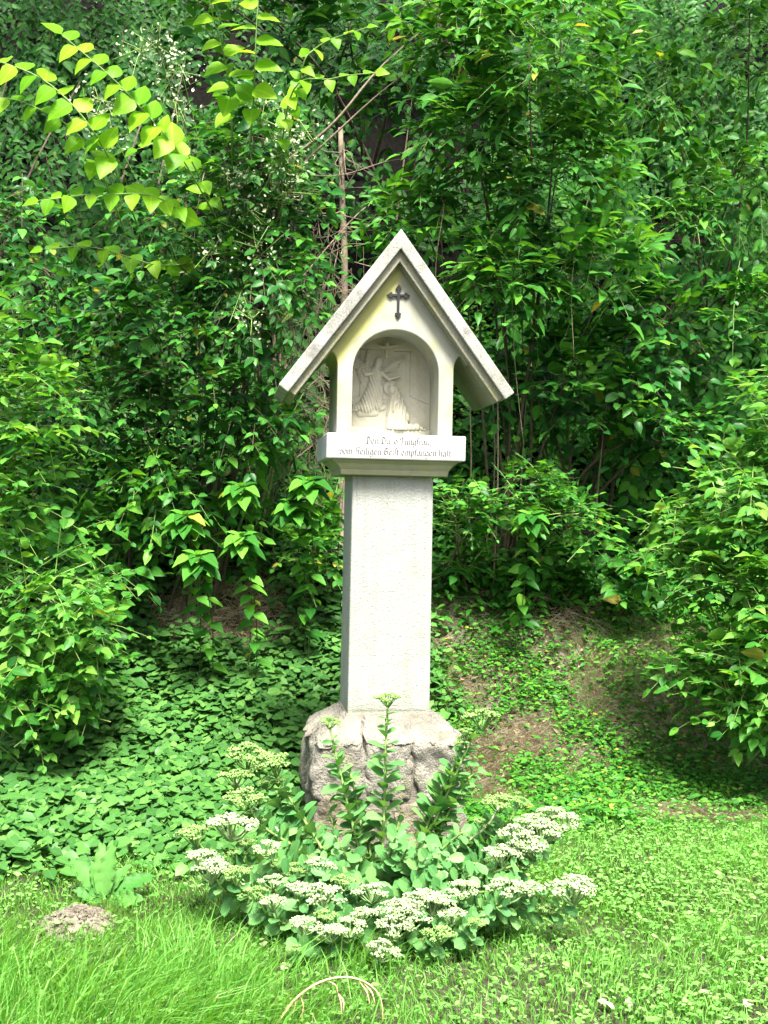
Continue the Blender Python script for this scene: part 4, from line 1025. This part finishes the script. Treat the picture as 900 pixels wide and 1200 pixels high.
def stonecrop():
    t = thing('stonecrop_plant', 'large clump of stonecrop with pale flat flower heads in front of the plinth', 'flowering plant', tuple(CROWN))
    shoots = []
    for px, py, w, g in HEAD_PX:
        Y = 4.78 - max(py - 880, -20) / 235 * .92
        if py < 880: Y = 4.80
        shoots.append((P(px, py, Y), w / F_PX * Y / 2, g))
    for i in range(46):     # leafy shoots without flowers, filling the middle
        px, py = rng.uniform(330, 640), rng.uniform(975, 1085)
        if abs(px - 470) > 130 and py < 990: py += 40
        Y = 4.72 - max(py - 880, 0) / 235 * .84; shoots.append((P(px, py, Y), 0, 0))
    for px, py in ((410, 905), (350, 950), (385, 955), (545, 930), (525, 960), (560, 905), (430, 960), (470, 955), (330, 960), (505, 985)): shoots.append((P(px, py, 4.78), 0, 0))
    LV = []
    for i, (top, r, g) in enumerate(shoots):
        d = top - CROWN; hd = math.hypot(d[0], d[1])
        base = CROWN + np.array([d[0], d[1], 0]) * (.12 + .14 * rng.random()) + np.array([rng.uniform(-.05, .05), rng.uniform(-.04, .04), -.02])
        low = np.array([base[0] + .45 * (top[0] - base[0]), base[1] + .45 * (top[1] - base[1]), base[2] + .42 * (top[2] - base[2]) + .05 * hd])
        nk = top - np.array([.12 * d[0], .12 * d[1], .10 if r else .04])
        if top[2] < .16: nk[2] = max(nk[2], .06)
        pts = curve_pts([base, low, nk, top], 15)
        pts[:, 2] = np.maximum(pts[:, 2], np.where(np.arange(len(pts)) > 2, .02, -.05))
        sm_ = 'stem_pale' if i % 5 == 0 and .25 < top[2] < .55 else 'stem_g'
        V, F = tube(pts - CROWN, np.linspace(.0075, .0042, len(pts)), 6)
        so = link(bpy.data.objects.new('stem', tris_mesh('stem', V, F, M[sm_])), t)
        if r:
            h = link(bpy.data.objects.new('flower_head', (HEADS_G if g else HEADS)[i % (3 if g else 5)]), so)
            h.location = tuple(top - CROWN); h.scale = (r * 1.36, r * 1.36, r * 1.25); h.rotation_euler = (.25 * (top[1] - CROWN[1]), -.1 * d[0], i * 1.9)
            h.rotation_euler[0] += rng.uniform(.0, .25)
            if g == 0 or r > .05:
                for q in range(2):   # small side clusters under the main head
                    sp = pts[-4 - q] + np.array([rng.uniform(-.045, .045), -rng.uniform(.0, .04), rng.uniform(.0, .02)])
                    h2 = link(bpy.data.objects.new('flower_head', HEADS_G[q]), so); h2.location = tuple(sp - CROWN); h2.scale = (r * .5,) * 3
        seg = np.linalg.norm(np.diff(pts, axis=0), axis=1); s = np.concatenate([[0], np.cumsum(seg)]); ln = s[-1]; s /= s[-1]
        n = int(np.clip(ln / .021, 8, 34)); tall = top[2] > .5
        tt = np.linspace(.22 if not tall else .30, .93 if r else 1.0, n)
        pos = np.stack([np.interp(tt, s, pts[:, k]) for k in range(3)], 1)
        T = unit(np.stack([np.interp(np.clip(tt + .04, 0, 1), s, pts[:, k]) - np.interp(tt - .04, s, pts[:, k]) for k in range(3)], 1))
        e1 = unit(np.cross(T, np.array([.2, 1, .1]))); e2 = np.cross(T, e1)
        ph = np.arange(n) * 2.4 + rng.uniform(0, 6)
        A = T * rng.uniform(.2, .7, (n, 1)) + e1 * np.cos(ph)[:, None] + e2 * np.sin(ph)[:, None] + rng.normal(0, .18, (n, 3)) + np.array([0, -.1, .05])
        Nn = T + np.array([0, -.55, .55]) + rng.normal(0, .2, (n, 3))
        Sc = .080 * np.interp(tt, [.2, .6, .93, 1], [.95, 1.1, .6, .7]) * rng.uniform(.7, 1.25, n) * (1.05 if r else .95)
        LV.append((so, pos, A, Nn, Sc))
    for so, pos, A, Nn, Sc in LV:
        b = len(BATCH); add_leaves(t, pos, A, Nn, Sc, 'fleshy', 'sedum', 300, .0); BATCH[b]['sub'] = so; BATCH[b]['pool'] = 'stonecrop'
stonecrop()

# ================================================================== small things on the lawn
M['dock'] = leaf_mat('dock_leaf', [(0, (.050, .170, .030)), (1, (.110, .270, .060))], .3, .5, obj=True)
M['mole'] = plain_mat('mole_earth', (.085, .072, .05), (.21, .185, .14), 22, .95, .9, 50, dist=.02)
def molehill():
    c = P(90, 1098, 4.3); c[2] = float(ground_h(c[0], c[1]))
    t = thing('molehill', 'small mound of dry grey earth in the lawn beside the dock leaves', 'molehill', tuple(c))
    n = 46; u = np.linspace(-1, 1, n); X, Y = np.meshgrid(u, u)
    H = np.zeros_like(X)
    for i in range(n):
        for j in range(n):
            q = Vector((X[i, j] * 3, Y[i, j] * 3, 1.1))
            r_ = math.hypot(X[i, j], Y[i, j]) + .12 * mnoise.noise(q * .8)
            H[i, j] = .062 * max(0, 1 - r_ ** 1.7) + (.016 * mnoise.noise(q * 2.2) + .006 * mnoise.noise(q * 5) + .004 * mnoise.noise(q * 11)) * max(0, 1 - r_ ** 4) - .012
    V = np.stack([X * .155, Y * .16, H], -1).reshape(-1, 3); k = (np.arange(n - 1)[:, None] * n + np.arange(n - 1)[None]).ravel()
    F = np.concatenate([np.stack([k, k + 1, k + n + 1], 1), np.stack([k, k + n + 1, k + n], 1)])
    link(bpy.data.objects.new('mound', tris_mesh('mound', V, F, M['mole'])), t)
    parts = []
    bm = bmesh.new(); bmesh.ops.create_icosphere(bm, subdivisions=1, radius=1.0); iv = np.array([v.co[:] for v in bm.verts]); fi = np.array([[v.index for v in f.verts] for f in bm.faces]); bm.free()
    for i in range(420):
        a = rng.uniform(0, 6.283); rr = rng.uniform(0, 1.08) ** .6; x, y = .15 * rr * math.cos(a), .15 * rr * math.sin(a)
        z = .062 * max(0, 1 - rr ** 1.7) - .006; s = rng.uniform(.003, .0095)
        parts.append((iv * s * rng.uniform(.6, 1.3, 3) + rng.normal(0, s * .15, iv.shape) + np.array([x, y, z + s * .3]), fi))
    V, F = merge(parts); o = link(bpy.data.objects.new('crumb', tris_mesh('crumb', V, F, M['mole'], smooth=False)), t); o['kind'] = 'stuff'
molehill()

def long_leaf(L, w, curl, waves, seed):
    """long wavy dock leaf, rising then bending over"""
    r = np.random.default_rng(seed); n = 16; V = []; F = []
    for i in range(n + 1):
        t = i / n; y = L * (math.sin(t * curl) / curl if curl > .01 else t); z = L * (1 - math.cos(t * curl)) / max(curl, .01) * -1
        hw = w * .5 * max(.02, math.sin(math.pi * min(1, t * .93 + .06)) ** .7) * (1 if t > .14 else .25)
        wv = .13 * w * math.sin(i * waves * 1.5 + seed) + .05 * w * math.sin(i * 4.1)
        V += [(-hw, y, z + .16 * hw * 2 + wv), (-hw * .5, y, z + .05 * hw), (0, y, z), (hw * .5, y, z + .05 * hw), (hw, y, z + .16 * hw * 2 - wv)]
    for i in range(n):
        for k in range(4):
            a = 5 * i + k; F += [(a, a + 1, a + 6), (a, a + 6, a + 5)]
    return np.array(V), np.array(F)
def dock():
    c = P(122, 1062, 4.55); c[2] = float(ground_h(c[0], c[1]))
    t = thing('dock_plant', 'dock rosette with long upright wavy leaves behind the molehill', 'plant', tuple(c))
    for i, (az, el, L, w, curl) in enumerate(((1.95, 78, .24, .075, .5), (1.35, 80, .25, .075, .35), (2.7, 55, .24, .085, .7), (.35, 42, .24, .085, .9), (-.3, 18, .18, .07, .4), (2.4, 70, .18, .065, .6), (1.0, 60, .2, .06, .9), (3.6, 40, .14, .06, .8))):
        V, F = long_leaf(L, w, curl, 1.5, i)
        o = link(bpy.data.objects.new('leaf', tris_mesh('leaf', V, F, M['dock'])), t)
        d = Vector((math.cos(az) * math.cos(R(el)), math.sin(az) * math.cos(R(el)) - .1, math.sin(R(el)))).normalized()
        up = Vector((-math.cos(az) * .7, -.8, .5)); z = (up - d * up.dot(d)).normalized(); x = d.cross(z)
        o.matrix_local = Matrix((( x.x, d.x, z.x, 0), (x.y, d.y, z.y, 0), (x.z, d.z, z.z, -.005), (0, 0, 0, 1)))
    t2 = thing('dock_plant', 'low broad dock leaf pointing out of the ground cover towards the stonecrop', 'plant', tuple(P(185, 1024, 4.95) * np.array([1, 1, 0]) + np.array([0, 0, float(ground_h(-.99, 4.95))])))
    for i, (az, el, L) in enumerate(((.25, 25, .17), (1.5, 50, .13), (2.9, 30, .13))):
        V, F = long_leaf(L, .06, .6, 1.3, i + 9); o = link(bpy.data.objects.new('leaf', tris_mesh('leaf', V, F, M['dock'])), t2)
        d = Vector((math.cos(az) * math.cos(R(el)), math.sin(az) * math.cos(R(el)), math.sin(R(el)))); z = (Vector((0, -.3, 1)) - d * d.dot(Vector((0, -.3, 1)))).normalized(); x = d.cross(z)
        o.matrix_local = Matrix(((x.x, d.x, z.x, 0), (x.y, d.y, z.y, 0), (x.z, d.z, z.z, 0), (0, 0, 0, 1)))
dock()

M['dry'] = plain_mat('dry_stalk', (.36, .24, .12), (.50, .37, .22), 14, .7, .2)
def dry_stalk():
    pts = [P(318, 1210, 3.45), P(345, 1172, 3.5), P(375, 1151, 3.5), P(405, 1145, 3.5), P(430, 1152, 3.5), P(446, 1170, 3.5), P(449, 1205, 3.5)]
    pts[0][2] = float(ground_h(pts[0][0], pts[0][1])) - .01; pts[-1][2] = max(pts[-1][2], float(ground_h(pts[-1][0], 3.5)))
    b = pts[0]; t = thing('dry_grass_stalk', 'arched dry straw coloured stalk bent over in the front lawn', 'dry stalk', tuple(b))
    c = curve_pts(pts, 28); V, F = tube(c - b, np.linspace(.0045, .002, len(c)), 6)
    link(bpy.data.objects.new('stalk', tris_mesh('stalk', V, F, M['dry'])), t)
    for s, e in (((386, 1150), (396, 1166)), ((393, 1158), (400, 1196)), ((420, 1149), (434, 1182)), ((426, 1152), (440, 1180)), ((352, 1168), (353, 1195)), ((347, 1172), (338, 1195)), ((397, 1164), (402, 1190))):
        p, q = P(*s, 3.5) - b, P(*e, 3.49) - b
        V, F = tube(curve_pts([p, (p + q) / 2 + np.array([.008, 0, .006]), q], 7), [.001, .002, .0028, .0028, .002, .001], 4)
        link(bpy.data.objects.new('dry_leaf', tris_mesh('dry_leaf', V, F, M['dry'])), t)
dry_stalk()

M['pale_leaf'] = leaf_mat('pale_fallen_leaf', [(0, (.20, .21, .12)), (1, (.36, .36, .24))], .2, .6, obj=True, tcol=(1, 1, .8))
fl = leaf_template(.7, (.2, .5, .8), (.7, 1, .7), .10, .1, .05)
FL = tris_mesh('fallen_leaf', fl[0], fl[1], M['pale_leaf'])
for i, (px, py, s) in enumerate(((308, 1107, .045), (341, 1132, .05), (262, 1149, .04), (600, 1163, .055), (700, 1170, .06), (818, 1155, .045), (850, 1040, .04), (860, 1010, .03), (893, 1120, .06), (880, 1165, .05), (735, 1165, .04), (770, 1150, .035), (695, 990, .03), (640, 1130, .03), (850, 1190, .05))):
    Y = (CAM_H - .03) * F_PX / (py - 600); c = P(px, py, Y); c[2] = float(ground_h(c[0], c[1])) + .035
    o = link(bpy.data.objects.new('fallen_leaf', FL)); o.location = tuple(c); o.scale = (s,) * 3
    o.rotation_euler = (rng.uniform(-.5, .2), rng.uniform(-.4, .4), rng.uniform(0, 6.28)); o['category'] = 'leaf'; o['group'] = 'pale fallen leaves on the lawn'
    o['label'] = 'pale dry fallen leaf lying on the lawn'

# ================================================================== unseen woodland trees, added so their crowns shade the upper hedge
def tree(label, x, y, H, crown, n, seed):
    z = float(ground_h(x, y)); t = thing('woodland_shade_tree', label, 'tree', (x, y, z), 0, 'woodland trees added to shade the bank')
    cc = [np.asarray(c) for c, r in crown]
    top = np.mean(cc, 0) - np.array([x, y, z])
    V, F = tube(curve_pts([(0, 0, -.2), top * np.array([.15, .15, .5]), top], 14), np.linspace(.17, .04, 14), 9)
    tr = link(bpy.data.objects.new('trunk', tris_mesh('trunk', V, F, M['bark'])), t)
    for c in cc:
        s = top * np.array([.15, .15, .55]); e = c - np.array([x, y, z])
        V, F = tube(curve_pts([s, (s + e) / 2 + np.array([0, 0, .4]), e], 9), np.linspace(.07, .015, 9), 6)
        link(bpy.data.objects.new('branch', tris_mesh('branch', V, F, M['bark'])), tr)
    for c, r in crown:
        p, d = blob_points(n, c, r, .1, (.25, 1.05)); dd = unit(d + rng.normal(0, .5, d.shape)); l = rng.uniform(.35, .7, len(p))
        O, A, Nn, Sc, lines = sprays(p - dd * l[:, None] * .5, dd, l, 8, .11, droop=.25, tilt=.1, opposite=False)
        add_leaves(t, O, A, Nn, Sc, 'small', 'mid', 0)
TREES = True
if TREES:
    tree('woodland tree leaning out of the bank above the dark ivy', -5.2, 12.2, 9, [((-3.6, 6.7, 9.2), (1.2, 1.0, .6)), ((-1.9, 6.6, 9.3), (1.1, 1.0, .6)), ((-3.0, 9.0, 10.4), (1.6, 1.2, .9))], 250, 1)
    tree('woodland tree leaning out of the bank above the dead pole', .4, 12.6, 9, [((-.2, 6.6, 9.4), (.9, .9, .6)), ((1.4, 6.9, 9.6), (.9, .8, .5)), ((.6, 9.2, 10.6), (1.6, 1.2, .9))], 240, 2)
    tree('woodland tree leaning out of the bank above the creeper curtain', 5.2, 12.2, 9, [((2.9, 6.6, 9.2), (1.1, 1.0, .6)), ((4.6, 6.8, 9.3), (1.2, 1.0, .6)), ((3.4, 9.2, 10.5), (1.6, 1.2, .9))], 250, 3)

# ================================================================== turn the leaf batches into objects
def finish():
    cell = 5; W, Hh = 900 // cell + 1, 1200 // cell + 1
    zb = np.full(W * Hh, 1e9); info = []
    for b in BATCH:
        c = b['O'] + b['A'] * (b['S'] * .5)[:, None]; u, v = proj(c); yy = c[:, 1]
        ok = (u >= 0) & (u < 900) & (v >= 0) & (v < 1200) & (yy > .5)
        ci = np.where(ok, (u / cell).astype(int) + W * (v / cell).astype(int), 0)
        np.minimum.at(zb, ci[ok], yy[ok]); info.append((ok, ci, yy))
    # the shrine hides what is behind it
    pool = {}
    for b, (ok, ci, yy) in zip(BATCH, info):
        px = b['S'] * F_PX / np.maximum(yy, .5)
        vis = ok & (yy <= zb[ci] + .015) & (px >= 10)
        b['px'] = np.where(vis, px, 0)
    # stonecrop shoots share one quota of leaves
    sp = [b for b in BATCH if b.get('pool')]
    if sp:
        allpx = np.concatenate([b['px'] for b in sp]); th = np.sort(allpx)[::-1][min(300, len(allpx) - 1)]
        for b in sp: b['hero'] = np.nonzero(b['px'] > max(th, 9))[0]
    rest_pool = []
    meshes = {}
    for b in BATCH:
        n = len(b['O']); pl = b['plant']
        if isinstance(pl, tuple):
            V, F, a = leaf_geo(b, np.arange(n)); o = link(bpy.data.objects.new(pl[0], tris_mesh(pl[0], V, F, M[b['mat']], a, lc=leaf_lc(b, n))))
            o['kind'] = 'stuff'; o['label'] = pl[1]; o['category'] = pl[2]; continue
        org = np.array(pl.location)
        if 'hero' in b: hero = b['hero']
        elif b['cap'] >= n: hero = np.arange(n)
        elif b['cap']:
            o_ = np.argsort(-b['px'])[:b['cap']]; hero = o_[b['px'][o_] > 0]
        else: hero = np.array([], int)
        mask = np.ones(n, bool); mask[hero] = False
        if len(hero):
            key = (b['kind'], b['mat'])
            if key not in meshes: meshes[key] = tris_mesh('leaf', *LT_FINE.get(b['kind'], LT[b['kind']]), M[b['mat'] + '_o'], lc=LT_FINE.get(b['kind'], LT[b['kind']])[0])
            par = b.get('sub', pl); X = np.cross(b['A'], b['N'])
            for i in hero:
                s = b['S'][i]; o = bpy.data.objects.new('leaf', meshes[key]); C.objects.link(o); o.parent = par
                x, y, z, p = X[i] * s, b['A'][i] * s, b['N'][i] * s, b['O'][i] - org
                o.matrix_basis = Matrix(((x[0], y[0], z[0], p[0]), (x[1], y[1], z[1], p[1]), (x[2], y[2], z[2], p[2]), (0, 0, 0, 1)))
        if mask.any():
            g = leaf_geo(b, np.nonzero(mask)[0], org)
            if b.get('pool'): rest_pool.append((pl, b['mat'], g))
            else:
                nm = 'crown' if pl.name.startswith('woodland') else ('blossom' if b['mat'] == 'blossom' else 'foliage')
                o = link(bpy.data.objects.new(nm, tris_mesh(nm, g[0], g[1], M[b['mat']], g[2], lc=leaf_lc(b, mask.sum()))), pl); o['kind'] = 'stuff'
    if rest_pool:
        V, F = merge([(g[0], g[1]) for _, _, g in rest_pool]); a = np.concatenate([g[2] for _, _, g in rest_pool])
        o = link(bpy.data.objects.new('foliage', tris_mesh('foliage', V, F, M[rest_pool[0][1]], a, lc=np.tile(LT['fleshy'][0], (len(V) // len(LT['fleshy'][0]), 1)))), rest_pool[0][0]); o['kind'] = 'stuff'
finish()
